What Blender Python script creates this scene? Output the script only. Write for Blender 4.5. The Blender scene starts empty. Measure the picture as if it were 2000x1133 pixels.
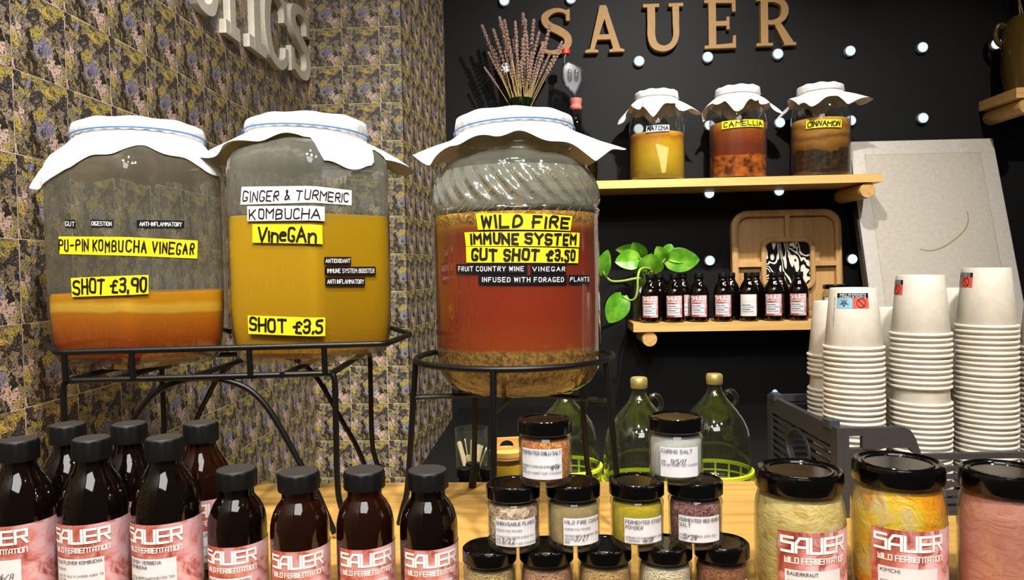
import bpy, math, random
from mathutils import Vector, Matrix
random.seed(7)
sc = bpy.context.scene
COL = sc.collection
PI = math.pi
R = math.radians

# ------------------------------------------------------------------ camera
F = 1450.0; CX = 1000.0; CY = 566.5; ZC = 1.40
PITCH = math.atan(41.5/F); ROLL = 0.0195
_f = Vector((0, math.cos(PITCH), -math.sin(PITCH)))
_r0 = Vector((1, 0, 0)); _u0 = _r0.cross(_f)
_rt = _r0*math.cos(ROLL) - _u0*math.sin(ROLL)
_up = _u0*math.cos(ROLL) + _r0*math.sin(ROLL)
CAMP = Vector((0, 0, ZC))
cam = bpy.data.cameras.new('camera'); camo = bpy.data.objects.new('camera', cam); COL.objects.link(camo)
cam.sensor_width = 36.0; cam.lens = F*36/2000.0; cam.clip_start = 0.02
m = Matrix((_rt, _up, -_f)).transposed().to_4x4(); m.translation = CAMP
camo.matrix_world = m
sc.camera = camo

def ray(px, py):
    return (_f + _rt*((px-CX)/F) + _up*((CY-py)/F))
def P(px, py, d):
    """world point seen at pixel px,py that lies d metres in front of the camera plane"""
    r = ray(px, py); return CAMP + r*(d/r.y)

# ------------------------------------------------------------------ light
sc.view_settings.view_transform = 'Standard'; sc.view_settings.look = 'None'
sc.view_settings.gamma = 1.0; sc.view_settings.use_curve_mapping = False
sc.view_settings.exposure = -0.6
w = bpy.data.worlds.new('world'); sc.world = w; w.use_nodes = True
w.node_tree.nodes['Background'].inputs[0].default_value = (1.0, 0.97, 0.93, 1)
w.node_tree.nodes['Background'].inputs[1].default_value = 0.06

def lamp(name, loc, target, power, size, color=(1.0, 0.945, 0.87), spread=150):
    l = bpy.data.lights.new(name, 'AREA'); l.shape = 'DISK'; l.size = size; l.energy = power
    l.color = color; l.spread = R(spread)
    o = bpy.data.objects.new(name, l); COL.objects.link(o)
    o.location = loc
    d = Vector(target) - Vector(loc)
    o.rotation_euler = d.to_track_quat('-Z', 'Y').to_euler()
    return o
CEIL = ZC + 1.75
LAMPS = [
    ((-0.60, -0.30, CEIL-.08), (-0.50, 1.1, ZC-.2), 13.5, .14, 74),
    ((0.35, -0.30, CEIL-.08), (0.25, 1.1, ZC-.2), 14, .14, 74),
    ((1.10, -0.05, CEIL-.08), (0.80, 1.1, ZC-.2), 5.5, .14, 74),
    ((-0.05, 0.35, CEIL-.08), (-0.75, 1.5, ZC+.25), 20, .12, 100),
    ((0.72, 1.75, CEIL-.08), (0.45, 3.1, ZC+.15), 26, .05, 84),
    ((0.45, 1.75, CEIL-.08), (0.15, 1.95, ZC-.5), 10, .06, 48),  # added spot, put in to brighten the things on the back counter
    ((1.70, 1.60, CEIL-.08), (1.60, 2.9, ZC-.25), 10, .05, 76),
]
for i, (a, b, p, s, sp) in enumerate(LAMPS):
    lamp('ceiling_spot', a, b, p, s, spread=sp)
l = bpy.data.lights.new('added_fill_light', 'AREA'); l.shape = 'RECTANGLE'; l.size = 1.5; l.size_y = 1.2; l.energy = 62; l.color = (1, .97, .93)
o = bpy.data.objects.new('added_fill_light', l); COL.objects.link(o); o.location = (0.05, -1.25, CEIL-.03)  # added panel: soft fill and a broad reflection on the bottle shoulders

# ------------------------------------------------------------------ materials
def lin(c):
    out = []
    for v in c[:3]:
        v = v/255.0
        out.append(v/12.92 if v <= .04045 else ((v+.055)/1.055)**2.4)
    return (*out, 1.0)
class NT:
    def schlick(s, k=.045):
        f = s.node('ShaderNodeLayerWeight', {'Blend': .5}).outputs['Facing']
        return s.math('ADD', s.math('MULTIPLY', s.math('POWER', f, 5.0), 1-k), k)

    def __init__(s, name):
        s.m = bpy.data.materials.new(name); s.m.use_nodes = True
        s.t = s.m.node_tree; s.n = s.t.nodes; s.l = s.t.links
        s.n.clear(); s.out = s.n.new('ShaderNodeOutputMaterial')
    def node(s, ty, ins=None, **props):
        n = s.n.new(ty)
        for k, v in props.items(): setattr(n, k, v)
        for k, v in (ins or {}).items():
            i = n.inputs[k]
            if isinstance(v, bpy.types.NodeSocket): s.l.new(v, i)
            else: i.default_value = v
        return n
    def surf(s, sock): s.l.new(sock, s.out.inputs['Surface'])
    def math(s, op, a, b=None, c=None):
        n = s.node('ShaderNodeMath', operation=op)
        for k, v in enumerate((a, b, c)):
            if v is None: continue
            if isinstance(v, bpy.types.NodeSocket): s.l.new(v, n.inputs[k])
            else: n.inputs[k].default_value = v
        return n.outputs[0]
    def mix(s, fac, a, b, mode='MIX'):
        n = s.node('ShaderNodeMix', data_type='RGBA', blend_type=mode)
        for k, v in ((0, fac), (6, a), (7, b)):
            if isinstance(v, bpy.types.NodeSocket): s.l.new(v, n.inputs[k])
            else: n.inputs[k].default_value = v
        return n.outputs[2]
    def ramp(s, fac, stops, interp='LINEAR'):
        n = s.node('ShaderNodeValToRGB'); cr = n.color_ramp; cr.interpolation = interp
        while len(cr.elements) < len(stops): cr.elements.new(.5)
        for e, (p, c) in zip(cr.elements, stops): e.position = p; e.color = c
        s.l.new(fac, n.inputs[0]); return n.outputs[0]
    def noise(s, scale, vec=None, detail=3, rough=.5, dist=0.0):
        ins = {'Scale': scale, 'Detail': detail, 'Roughness': rough, 'Distortion': dist}
        n = s.node('ShaderNodeTexNoise', ins)
        if vec is not None: s.l.new(vec, n.inputs['Vector'])
        return n
    def obj(s): return s.node('ShaderNodeTexCoord').outputs['Object']
    def bump(s, h, strength=.2, dist=.002):
        return s.node('ShaderNodeBump', {'Height': h, 'Strength': strength, 'Distance': dist}).outputs[0]
    def bsdf(s, color, rough=.5, **kw):
        ins = {'Base Color': color, 'Roughness': rough}
        ins.update(kw); n = s.node('ShaderNodeBsdfPrincipled', ins)
        s.surf(n.outputs[0]); return n
def plain(name, rgb, rough=.5, bump=None, **kw):
    t = NT(name)
    if bump:
        kw['Normal'] = t.bump(t.noise(bump[0], t.obj(), 3).outputs[0], bump[1], bump[2] if len(bump) > 2 else .002)
    nz = t.noise(60, t.obj(), 2)
    c = t.mix(.5, lin(rgb), t.ramp(nz.outputs[0], [(.3, lin([v*.93 for v in rgb])), (.7, lin([min(255, v*1.04) for v in rgb]))]))
    t.bsdf(c, rough, **kw); return t.m
def wood(name, base, dark, axis=0, scale=1.0, rough=.45):
    t = NT(name); o = t.obj()
    sc3 = [28*scale, 28*scale, 28*scale]; sc3[axis] = 1.6*scale
    mp = t.node('ShaderNodeMapping', {'Vector': o, 'Scale': sc3}).outputs[0]
    n1 = t.noise(2.2, mp, 6, .62, .35); n2 = t.noise(.5, mp, 2)
    f = t.math('ADD', t.math('MULTIPLY', n1.outputs[0], .75), t.math('MULTIPLY', n2.outputs[0], .3))
    c = t.ramp(f, [(.34, lin(dark)), (.5, lin(base)), (.72, lin([min(255, v*1.1) for v in base]))])
    t.bsdf(c, rough, Normal=t.bump(n1.outputs[0], .12, .001)); return t.m
def speckle(name, cols, scale, rough=.8, bump=.5, coarse=None):
    """granular or shredded contents: a Voronoi cell palette over noise"""
    t = NT(name); o = t.obj()
    n0 = t.noise(scale*.5, o, 3)
    vec = t.mix(.02, o, n0.outputs['Color'], 'ADD')
    v = t.node('ShaderNodeTexVoronoi', {'Vector': vec, 'Scale': scale})
    h = t.node('ShaderNodeSeparateColor', {'Color': v.outputs['Color']}).outputs[0]
    if coarse:
        n2 = t.noise(coarse, o, 3, .6, .6)
        h = t.math('ADD', t.math('MULTIPLY', h, .45), t.math('MULTIPLY', n2.outputs[0], .6))
    n = len(cols)
    c = t.ramp(h, [((i+.3)/n, lin(cc)) for i, cc in enumerate(cols)])
    t.bsdf(c, rough, Normal=t.bump(v.outputs['Distance'], bump, .003)); return t.m
def glass(name, tint=(238, 244, 240), haze=.06, edge=(150, 165, 155), hazecol=(190, 195, 190), rough=.03, gloss=1.0, film=None):
    """thin clear glass wall: transparent face-on, greener and brighter toward its edges, mirror-like Fresnel"""
    t = NT(name)
    lw = t.node('ShaderNodeLayerWeight', {'Blend': .35})
    tc = t.mix(t.math('POWER', lw.outputs['Facing'], 2.2), lin(tint), lin(edge))
    tr = t.node('ShaderNodeBsdfTransparent', {'Color': tc}).outputs[0]
    df = t.node('ShaderNodeBsdfDiffuse', {'Color': lin(hazecol)}).outputs[0]
    hz = t.math('ADD', t.math('MULTIPLY', t.math('POWER', lw.outputs['Facing'], 3.0), .18), haze)
    if film:                                          # condensation on the inside above the liquid
        o = t.obj(); z = t.node('ShaderNodeSeparateXYZ', {0: o}).outputs[2]
        mp = t.node('ShaderNodeMapping', {'Vector': o, 'Scale': (26, 26, 5)}).outputs[0]
        fz = t.math('MULTIPLY', t.ramp(t.math('MULTIPLY', z, 1.0), [(film[0]-.004, (0, 0, 0, 1)), (film[0]+.004, (1, 1, 1, 1))]), t.math('MULTIPLY', t.ramp(t.noise(1.0, mp, 3).outputs[0], [(.3, (.5, .5, .5, 1)), (.7, (1, 1, 1, 1))]), film[1]))
        hz = t.math('ADD', hz, fz)
    a = t.node('ShaderNodeMixShader', {0: hz, 1: tr, 2: df}).outputs[0]
    gi = {'Color': (1, 1, 1, 1), 'Roughness': rough}
    if film:
        mp2 = t.node('ShaderNodeMapping', {'Vector': t.obj(), 'Scale': (42, 42, 2.5)}).outputs[0]
        gi['Normal'] = t.bump(t.noise(1.0, mp2, 2).outputs[0], .35, .006)
    gl = t.node('ShaderNodeBsdfGlossy', gi).outputs[0]
    fr = t.schlick()
    t.surf(t.node('ShaderNodeMixShader', {0: t.math('MULTIPLY', fr, gloss), 1: a, 2: gl}).outputs[0])
    return t.m
def layered(name, stops, z0, z1, wob=.012, scale=9, rough=.3, grain=None, **kw):
    """still liquid with settled layers: colour by height in the jar, with a wavy boundary"""
    t = NT(name); o = t.obj()
    z = t.node('ShaderNodeSeparateXYZ', {0: o}).outputs[2]
    n = t.noise(scale, o, 3)
    zz = t.math('ADD', z, t.math('MULTIPLY', t.math('SUBTRACT', n.outputs[0], .5), wob))
    f = t.math('DIVIDE', t.math('SUBTRACT', zz, z0), z1-z0)
    c = t.ramp(f, [(p, lin(cc)) for p, cc in stops])
    if grain:
        g = t.noise(grain[0], o, 2); lowz = t.ramp(f, [(grain[1], (1, 1, 1, 1)), (grain[1]+.02, (0, 0, 0, 1))])
        gg = t.ramp(g.outputs[0], [(.35, lin(grain[2])), (.65, lin(grain[3]))])
        c = t.mix(lowz, c, gg)
    t.bsdf(c, rough, **kw); return t.m

M = {}
def floral():
    t = NT('floral_tile'); uv = t.node('ShaderNodeUVMap').outputs[0]
    s = t.node('ShaderNodeVectorMath', {0: uv, 1: (1/.13, 1/.13, 0)}, operation='MULTIPLY').outputs[0]
    fr = t.node('ShaderNodeVectorMath', {0: s}, operation='FRACTION').outputs[0]
    n0 = t.noise(9, fr, 4, .6)
    d = t.node('ShaderNodeVectorMath', {0: n0.outputs['Color'], 1: (.5, .5, .5)}, operation='SUBTRACT').outputs[0]
    d = t.node('ShaderNodeVectorMath', {0: d, 'Scale': .20}, operation='SCALE').outputs[0]
    pos = t.node('ShaderNodeVectorMath', {0: fr, 1: d}, operation='ADD').outputs[0]
    v = t.node('ShaderNodeTexVoronoi', {'Vector': pos, 'Scale': 6.5})
    r = t.node('ShaderNodeSeparateColor', {'Color': v.outputs['Color']}).outputs
    pal = [(14, 12, 12), (164, 148, 72), (120, 108, 84), (122, 110, 100), (22, 20, 24), (184, 164, 76), (136, 126, 98),
           (44, 32, 30), (128, 128, 150), (12, 11, 12), (142, 130, 82), (196, 168, 160), (44, 42, 50), (156, 142, 84), (20, 16, 16), (146, 130, 112)]
    c1 = t.ramp(r[0], [(i/len(pal), lin(c)) for i, c in enumerate(pal)], 'CONSTANT')
    v2 = t.node('ShaderNodeTexVoronoi', {'Vector': pos, 'Scale': 19})
    r2 = t.node('ShaderNodeSeparateColor', {'Color': v2.outputs['Color']}).outputs
    c2 = t.ramp(r2[1], [(i/8, lin(c)) for i, c in enumerate([(20, 18, 18), (118, 102, 60), (96, 84, 84), (30, 26, 26), (150, 134, 110), (80, 60, 52), (70, 70, 60), (132, 118, 60)])], 'CONSTANT')
    c = t.mix(t.math('MULTIPLY', t.math('GREATER_THAN', r2[0], .66), .85), c1, c2)
    n3 = t.noise(38, fr, 4, .72)
    c = t.mix(t.ramp(n3.outputs[0], [(.51, (0, 0, 0, 1)), (.57, (.9, .9, .9, 1))]), c, lin((24, 20, 20)))
    n4 = t.noise(60, pos, 2, .7)
    c = t.mix(t.ramp(n4.outputs[0], [(.58, (0, 0, 0, 1)), (.68, (.55, .55, .55, 1))]), c, lin((200, 188, 160)))
    # one blue blossom repeated on every tile, as on the print
    dist = t.node('ShaderNodeVectorMath', {0: pos, 1: (.60, .42, 0)}, operation='DISTANCE').outputs['Value']
    bl = t.ramp(n3.outputs[0], [(.4, lin((134, 136, 168))), (.62, lin((54, 54, 72)))])
    c = t.mix(t.ramp(dist, [(.1, (.8, .8, .8, 1)), (.14, (0, 0, 0, 1))]), c, bl)
    xy = t.node('ShaderNodeSeparateXYZ', {0: fr}).outputs
    def edge(s_): return t.math('GREATER_THAN', t.math('ABSOLUTE', t.math('SUBTRACT', s_, .5)), .494)
    g = t.math('MAXIMUM', edge(xy[0]), edge(xy[1]))
    gn = t.noise(14, uv, 2)
    g = t.math('MULTIPLY', g, t.ramp(gn.outputs[0], [(.38, (.2, .2, .2, 1)), (.56, (.9, .9, .9, 1))]))
    c = t.mix(g, c, lin((196, 184, 168)))
    c = t.mix(1.0, c, (1.28, 1.26, 1.22, 1), 'MULTIPLY')
    t.bsdf(c, .42, Normal=t.bump(g, .25, .0006)); return t.m
M['tile'] = floral()
M['black_wall'] = plain('black_painted_board', (9, 9, 10), .65, (14, .05), **{'Specular IOR Level': .25})
M['ceiling'] = plain('white_ceiling_paint', (214, 208, 200), .8)
M['ceiling_dark'] = plain('black_ceiling_paint', (16, 15, 15), .8)
M['floor'] = plain('grey_floor', (96, 92, 88), .6)
M['oak'] = wood('oak_worktop', (194, 151, 78), (154, 113, 52), 0, 1.0, .45)
M['oak_side'] = wood('oak_panel', (186, 146, 86), (150, 110, 60), 2, 1.0, .5)
M['pine'] = wood('pale_pine_shelf', (218, 174, 104), (196, 146, 78), 0, .8, .45)
M['pine_end'] = wood('pale_dowel', (206, 162, 98), (178, 130, 72), 1, 1.0, .5)
M['acacia'] = wood('acacia_tray', (186, 146, 92), (136, 96, 54), 2, .5, .5)
M['bamboo'] = wood('bamboo_lid', (212, 158, 84), (184, 130, 62), 0, 1.0, .45)
M['birch'] = wood('birch_stirrer', (236, 214, 172), (214, 186, 138), 2, 1.0, .6)
M['mdf'] = plain('mdf_letter', (150, 115, 65), .65, (160, .15))
M['cream'] = plain('cream_letter', (232, 226, 210), .5)
M['wire'] = plain('black_wire', (7, 7, 8), .42, (300, .1), **{'Specular IOR Level': .35})
M['cloth'] = plain('white_muslin', (218, 217, 216), .85, (34, .75, .005), **{'Subsurface Weight': .0})
M['band_blue'] = plain('blue_elastic', (70, 120, 176), .6)
M['band_white'] = plain('pale_elastic', (196, 200, 206), .6)
M['tape_yellow'] = plain('yellow_tape', (247, 222, 24), .5)
M['tape_white'] = plain('white_tape', (228, 228, 232), .5)
M['tape_black'] = plain('black_tape', (16, 17, 22), .35)
M['ink'] = plain('black_marker_ink', (14, 12, 14), .5)
M['ink_soft'] = plain('grey_print_ink', (70, 70, 76), .6)
M['ink_white'] = plain('white_print', (246, 244, 244), .5)
M['paper'] = plain('white_label_paper', (222, 222, 228), .6)
M['lid'] = plain('black_lacquered_lid', (6, 5, 5), .12, **{'Specular IOR Level': .5})
M['cap'] = plain('black_plastic_cap', (9, 10, 11), .5, **{'Specular IOR Level': .25})
M['cap_top'] = plain('matt_cap_top', (44, 42, 40), .6, (260, .2))
M['gold'] = plain('gold_screw_cap', (206, 180, 104), .35, **{'Metallic': .7})
M['cup'] = plain('ivory_paper_cup', (214, 208, 195), .6)
M['crate'] = plain('charcoal_crate_plastic', (50, 50, 54), .5, (90, .08))
M['crate_clip'] = plain('slate_crate_clip', (54, 58, 64), .45)
M['red_cap'] = plain('red_airlock_cap', (216, 60, 36), .4)
M['bung'] = plain('pink_rubber_bung', (190, 112, 104), .6)
M['yellow_basket'] = plain('lime_basket_plastic', (208, 222, 44), .4)
M['leaf'] = None
M['stalk'] = plain('dry_stalk', (176, 150, 96), .8)
M['lavender'] = plain('dry_lavender', (150, 120, 116), .85, (200, .5))
M['vine'] = plain('pothos_vine', (150, 182, 70), .45)
M['crock'] = plain('olive_glazed_crock', (84, 64, 26), .18, (12, .15))
M['poster'] = plain('white_poster_frame', (224, 218, 208), .45)
M['poster_edge'] = plain('black_frame_edge', (22, 22, 24), .4)
def bottle_mat(name, col, through):
    t = NT(name)
    b = t.node('ShaderNodeBsdfPrincipled', {'Base Color': lin(col), 'Roughness': .05, 'Specular IOR Level': .62})
    tr = t.node('ShaderNodeBsdfTransparent', {'Color': lin(through)}).outputs[0]
    lw = t.node('ShaderNodeLayerWeight', {'Blend': .3}).outputs['Fresnel']
    gl = t.node('ShaderNodeBsdfGlossy', {'Roughness': .04}).outputs[0]
    a = t.node('ShaderNodeMixShader', {0: .55, 1: b.outputs[0], 2: tr}).outputs[0]
    fr = t.schlick(.05)
    t.surf(t.node('ShaderNodeMixShader', {0: fr, 1: a, 2: gl}).outputs[0]); return t.m
M['amber_dark'] = bottle_mat('dark_amber_glass', (20, 10, 6), (70, 30, 12))
M['amber_red'] = bottle_mat('red_amber_glass', (40, 17, 6), (124, 58, 16))
M['kombucha_dark'] = plain('dark_kombucha', (26, 10, 6), .3)
M['kombucha_red'] = plain('reddish_kombucha', (62, 27, 9), .3)
M['glass'] = glass('clear_jar_glass', (242, 245, 242), .012)
M['glass_hex_left'] = glass('thick_clear_jar_glass', (224, 230, 222), .015, (140, 150, 138), (150, 146, 132), .05, 1.3, (.105, .20))
M['glass_hex_right'] = glass('thick_clear_jar_glass_fuller', (224, 230, 222), .015, (140, 150, 138), (160, 160, 148), .05, 1.3, (.210, .24))
M['glass_rib'] = glass('swirl_jar_glass', (232, 238, 230), .02, (120, 132, 120), (170, 176, 164), .05, 1.4, (.252, .12))
M['glass_jug'] = glass('greenish_jug_glass', (230, 232, 216), .01, (142, 148, 122), (130, 134, 104), .05, 2.0)
M['glass_dark'] = glass('dark_demijohn_glass', (120, 126, 118), .03, (40, 44, 40), (70, 74, 70), .04, 1.2)
def rib_mat():
    t = NT('rib_refracting_glass')
    rf = t.node('ShaderNodeBsdfRefraction', {'Color': lin((236, 240, 234)), 'Roughness': .06, 'IOR': 1.22}).outputs[0]
    tr = t.node('ShaderNodeBsdfTransparent', {'Color': lin((226, 232, 222))}).outputs[0]
    df = t.node('ShaderNodeBsdfDiffuse', {'Color': lin((196, 200, 184))}).outputs[0]
    a = t.node('ShaderNodeMixShader', {0: .6, 1: tr, 2: rf}).outputs[0]
    a = t.node('ShaderNodeMixShader', {0: .20, 1: a, 2: df}).outputs[0]
    gl = t.node('ShaderNodeBsdfGlossy', {'Roughness': .06}).outputs[0]
    t.surf(t.node('ShaderNodeMixShader', {0: t.math('MULTIPLY', t.schlick(.07), 1.6), 1: a, 2: gl}).outputs[0]); return t.m
M['rib'] = rib_mat()
M['glass_green'] = glass('green_vase_glass', (24, 104, 44), .12, (6, 40, 16), (20, 80, 36), .04, 1.2)
M['plastic_clear'] = glass('clear_airlock_plastic', (206, 208, 212), .04, (140, 142, 148), (150, 154, 160), .12)
def label_art(name, light=False):
    t = NT(name); o = t.obj()
    n1 = t.noise(38, o, 5, .6, 1.2); n2 = t.noise(16, o, 3, .5, .6)
    if light:
        c = t.ramp(n2.outputs[0], [(.35, lin((226, 218, 190))), (.5, lin((236, 232, 222))), (.65, lin((214, 206, 150)))])
    else:
        c = t.ramp(n1.outputs[0], [(.28, lin((112, 40, 36))), (.40, lin((176, 84, 66))), (.50, lin((218, 128, 110))), (.60, lin((228, 172, 172))), (.74, lin((212, 192, 208)))])
        c = t.mix(t.ramp(n2.outputs[0], [(.52, (0, 0, 0, 1)), (.68, (.6, .6, .6, 1))]), c, lin((206, 84, 96)))
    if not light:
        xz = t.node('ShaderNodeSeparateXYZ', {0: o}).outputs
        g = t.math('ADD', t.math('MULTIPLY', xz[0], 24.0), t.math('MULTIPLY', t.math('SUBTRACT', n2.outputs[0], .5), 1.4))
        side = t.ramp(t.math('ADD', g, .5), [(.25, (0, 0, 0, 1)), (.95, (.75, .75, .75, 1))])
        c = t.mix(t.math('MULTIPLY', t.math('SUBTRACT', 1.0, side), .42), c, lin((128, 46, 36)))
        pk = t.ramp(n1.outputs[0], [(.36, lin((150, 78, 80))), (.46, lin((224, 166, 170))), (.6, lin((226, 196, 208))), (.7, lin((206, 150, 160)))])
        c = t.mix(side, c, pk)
    t.bsdf(c, .4); return t.m
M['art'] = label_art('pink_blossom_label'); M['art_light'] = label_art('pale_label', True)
def leaf_mat():
    t = NT('pothos_leaf'); o = t.obj()
    n = t.noise(16, o, 3, .5)
    c = t.ramp(n.outputs[0], [(.3, lin((58, 118, 24))), (.5, lin((92, 158, 36))), (.68, lin((142, 190, 60)))])
    t.bsdf(c, .25, **{'Specular IOR Level': .6}); return t.m
M['leaf'] = leaf_mat()
def bulb_mat():
    t = NT('white_wall_light'); 
    e = t.node('ShaderNodeEmission', {'Color': (.84, .93, 1, 1), 'Strength': 1.6}); t.surf(e.outputs[0]); return t.m
M['bulb'] = bulb_mat()
def brush_tile():
    t = NT('black_white_brush_tile'); o = t.obj()
    mp = t.node('ShaderNodeMapping', {'Vector': o, 'Scale': (9, 9, 6.5), 'Rotation': (.2, .5, .3)}).outputs[0]
    n = t.noise(1.3, mp, 1.5, .4, 1.1)
    bk, wt = lin((14, 14, 14)), lin((228, 218, 206))
    c = t.ramp(n.outputs[0], [(0, bk), (.36, wt), (.41, bk), (.465, wt), (.505, bk), (.56, wt), (.60, bk), (.66, wt), (.70, bk)], 'CONSTANT')
    t.bsdf(c, .25); return t.m
M['brush'] = brush_tile()

# ------------------------------------------------------------------ mesh helpers
class MB:
    def __init__(s): s.v = []; s.f = []; s.uv = None
    def add(s, vs, fs):
        k = len(s.v); s.v += [tuple(p) for p in vs]; s.f += [tuple(i+k for i in f) for f in fs]; return s
    def box(s, x0, x1, y0, y1, z0, z1):
        vs = [(x, y, z) for z in (z0, z1) for y in (y0, y1) for x in (x0, x1)]
        return s.add(vs, [(0, 2, 3, 1), (4, 5, 7, 6), (0, 1, 5, 4), (2, 6, 7, 3), (0, 4, 6, 2), (1, 3, 7, 5)])
    def loft(s, rings, cap0=True, cap1=True, closed=True):
        n = len(rings[0]); vs = [p for r in rings for p in r]; fs = []
        for i in range(len(rings)-1):
            for j in range(n if closed else n-1):
                k = (j+1) % n
                fs.append((i*n+j, i*n+k, (i+1)*n+k, (i+1)*n+j))
        if cap0: fs.append(tuple(reversed(range(n))))
        if cap1: fs.append(tuple((len(rings)-1)*n+j for j in range(n)))
        return s.add(vs, fs)
    def lathe(s, prof, n=40, c=(0, 0), cap0=True, cap1=True):
        return s.loft([[(c[0]+r*math.cos(2*PI*j/n), c[1]+r*math.sin(2*PI*j/n), z) for j in range(n)] for r, z in prof], cap0, cap1)
    def tube(s, pts, r, n=8, closed=False, caps=True):
        pts = [Vector(p) for p in pts]; N = len(pts); rings = []
        rs = r if isinstance(r, (list, tuple)) else [r]*N
        up = None
        for i in range(N):
            if closed: t = pts[(i+1) % N]-pts[i-1]
            else: t = pts[min(i+1, N-1)]-pts[max(i-1, 0)]
            t.normalize()
            if up is None: up = Vector((0, 0, 1)) if abs(t.z) < .9 else Vector((1, 0, 0))
            a = up - t*up.dot(t)
            if a.length < 1e-6: a = t.orthogonal()
            a.normalize(); b = t.cross(a); up = a
            rings.append([tuple(pts[i]+(a*math.cos(2*PI*j/n)+b*math.sin(2*PI*j/n))*rs[i]) for j in range(n)])
        if closed: rings.append(rings[0])
        return s.loft(rings, caps and not closed, caps and not closed)
    def grid(s, fn, nu, nv):
        vs = [fn(i/nu, j/nv) for j in range(nv+1) for i in range(nu+1)]
        return s.add(vs, [(j*(nu+1)+i, j*(nu+1)+i+1, (j+1)*(nu+1)+i+1, (j+1)*(nu+1)+i) for j in range(nv) for i in range(nu)])
    def prism(s, poly, fn, d0, d1):
        """2-D polygon extruded; fn(x, y, depth) -> 3-D"""
        n = len(poly); vs = [fn(x, y, d0) for x, y in poly]+[fn(x, y, d1) for x, y in poly]
        return s.add(vs, [tuple(range(n)), tuple(reversed(range(n, 2*n)))]+[(i, n+i, n+(i+1) % n, (i+1) % n) for i in range(n)])
    def xf(s, mat):
        s.v = [tuple(mat @ Vector(p)) for p in s.v]; return s
MESHES = 0
def mesh_of(name, mb, mat, smooth=True, angle=38):
    me = bpy.data.meshes.new(name); me.from_pydata(mb.v, [], mb.f); me.update()
    import bmesh
    bm = bmesh.new(); bm.from_mesh(me)
    if not getattr(mb, 'sheet', False): bmesh.ops.recalc_face_normals(bm, faces=bm.faces)
    bm.to_mesh(me); bm.free()
    if smooth:
        me.shade_smooth(); me.set_sharp_from_angle(angle=R(angle))
    me.materials.append(mat)
    if mb.uv:
        ul = me.uv_layers.new(name='UVMap')
        for lp in me.loops: ul.data[lp.index].uv = mb.uv[lp.vertex_index]
    return me
def obj(name, mb, mat, parent=None, smooth=True, angle=38):
    o = bpy.data.objects.new(name, mesh_of(name, mb, mat, smooth, angle)); COL.objects.link(o)
    if parent is not None: o.parent = parent
    return o
def tag(o, label, cat, group=None):
    o['label'] = label; o['category'] = cat
    if group: o['group'] = group
    return o
def thing(name, label, cat, loc=(0, 0, 0), rz=0, group=None):
    o = bpy.data.objects.new(name, None); COL.objects.link(o); o.empty_display_size = .02
    o.location = loc; o.rotation_euler = (0, 0, rz); return tag(o, label, cat, group)
def struct(name, mb, mat, smooth=False):
    o = obj(name, mb, mat, None, smooth); o['kind'] = 'structure'; return o
def facing(x, y): return -math.atan2(x, y)
def copy_tree(o, parent=None):
    c = o.copy(); COL.objects.link(c)
    if parent is not None: c.parent = parent
    for ch in list(o.children): copy_tree(ch, c)
    return c
def smooth_path(pts, k=6):
    out = []; n = len(pts); V = [Vector(p) for p in pts]
    for i in range(n-1):
        p0 = V[max(i-1, 0)]; p1 = V[i]; p2 = V[i+1]; p3 = V[min(i+2, n-1)]
        for j in range(k):
            t = j/k
            out.append(.5*((2*p1)+(p2-p0)*t+(2*p0-5*p1+4*p2-p3)*t*t+(3*p1-p0-3*p2+p3)*t*t*t))
    out.append(V[-1]); return out

# ------------------------------------------------------------------ stroke lettering
G = {
 'A': '00 38 60|13 53', 'B': '00 08 38 57 56 44 04|44 53 51 40 00', 'C': '57 48 18 07 01 10 40 51', 'D': '00 08 38 56 52 30 00',
 'E': '58 08 00 50|04 44', 'F': '58 08 00|04 44', 'G': '57 48 18 07 01 10 40 51 53 33', 'H': '00 08|50 58|04 54', 'I': '00 08',
 'J': '58 51 40 10 01', 'K': '00 08|58 03|24 50', 'L': '08 00 50', 'M': '00 08 34 68 60', 'N': '00 08 50 58', 'O': '18 07 01 10 40 51 57 48 18',
 'P': '00 08 48 57 55 44 04', 'Q': '18 07 01 10 40 51 57 48 18|32 50', 'R': '00 08 48 57 55 44 04|24 50',
 'S': '57 48 18 07 05 14 44 53 51 40 10 01', 'T': '08 68|38 30', 'U': '08 01 10 40 51 58', 'V': '08 30 68', 'W': '08 10 37 50 68',
 'X': '08 50|00 58', 'Y': '08 34 68|34 30', 'Z': '08 58 00 50', '0': '18 07 01 10 30 41 47 38 18', '1': '06 28 20', '2': '07 18 38 47 45 00 50',
 '3': '07 18 38 47 45 34 14|34 43 41 30 10 01', '4': '40 48 02 52', '5': '48 08 05 35 43 41 30 10 01', '6': '47 38 18 07 01 10 30 41 43 34 03',
 '7': '08 48 10', '8': '14 05 07 18 38 47 45 34 14 03 01 10 30 41 43 34', '9': '44 14 05 07 18 38 47 40', '£': '56 47 37 26 21 10 50|04 44',
 '&': '60 16 18 38 36 02 00 30 53', '.': '00 01', ',': '01 0/', '-': '04 44', '/': '00 58', "'": '08 06', ' ': '', '+': '05 45|37 33',
 'i': '00 05', 'n': '00 05|03 15 35 44 40', 'e': '03 43 44 35 15 04 01 10 40', 'r': '00 05|03 15 35', '$': '58 46 37 25 11 10|03 55',
}
ROUND = set('BCDGJOPQRSU0235689£&ne')
LOGO = {'S': '68 08 05 65 60 00', 'A': '00 05 28 68 60|03 63', 'U': '08 00 60 68', 'E': '68 08 00 60|04 64', 'R': '00 08 68 64 04|34 60',
 'W': '08 00 60 68|30 36', 'I': '08 00', 'L': '08 00 60', 'D': '00 08 68 60 00', 'F': '68 08 00|04 64', 'M': '00 08 68 60|38 30',
 'N': '00 08 68 60', 'T': '08 68|38 30', 'O': '00 08 68 60 00', ' ': ''}
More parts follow.
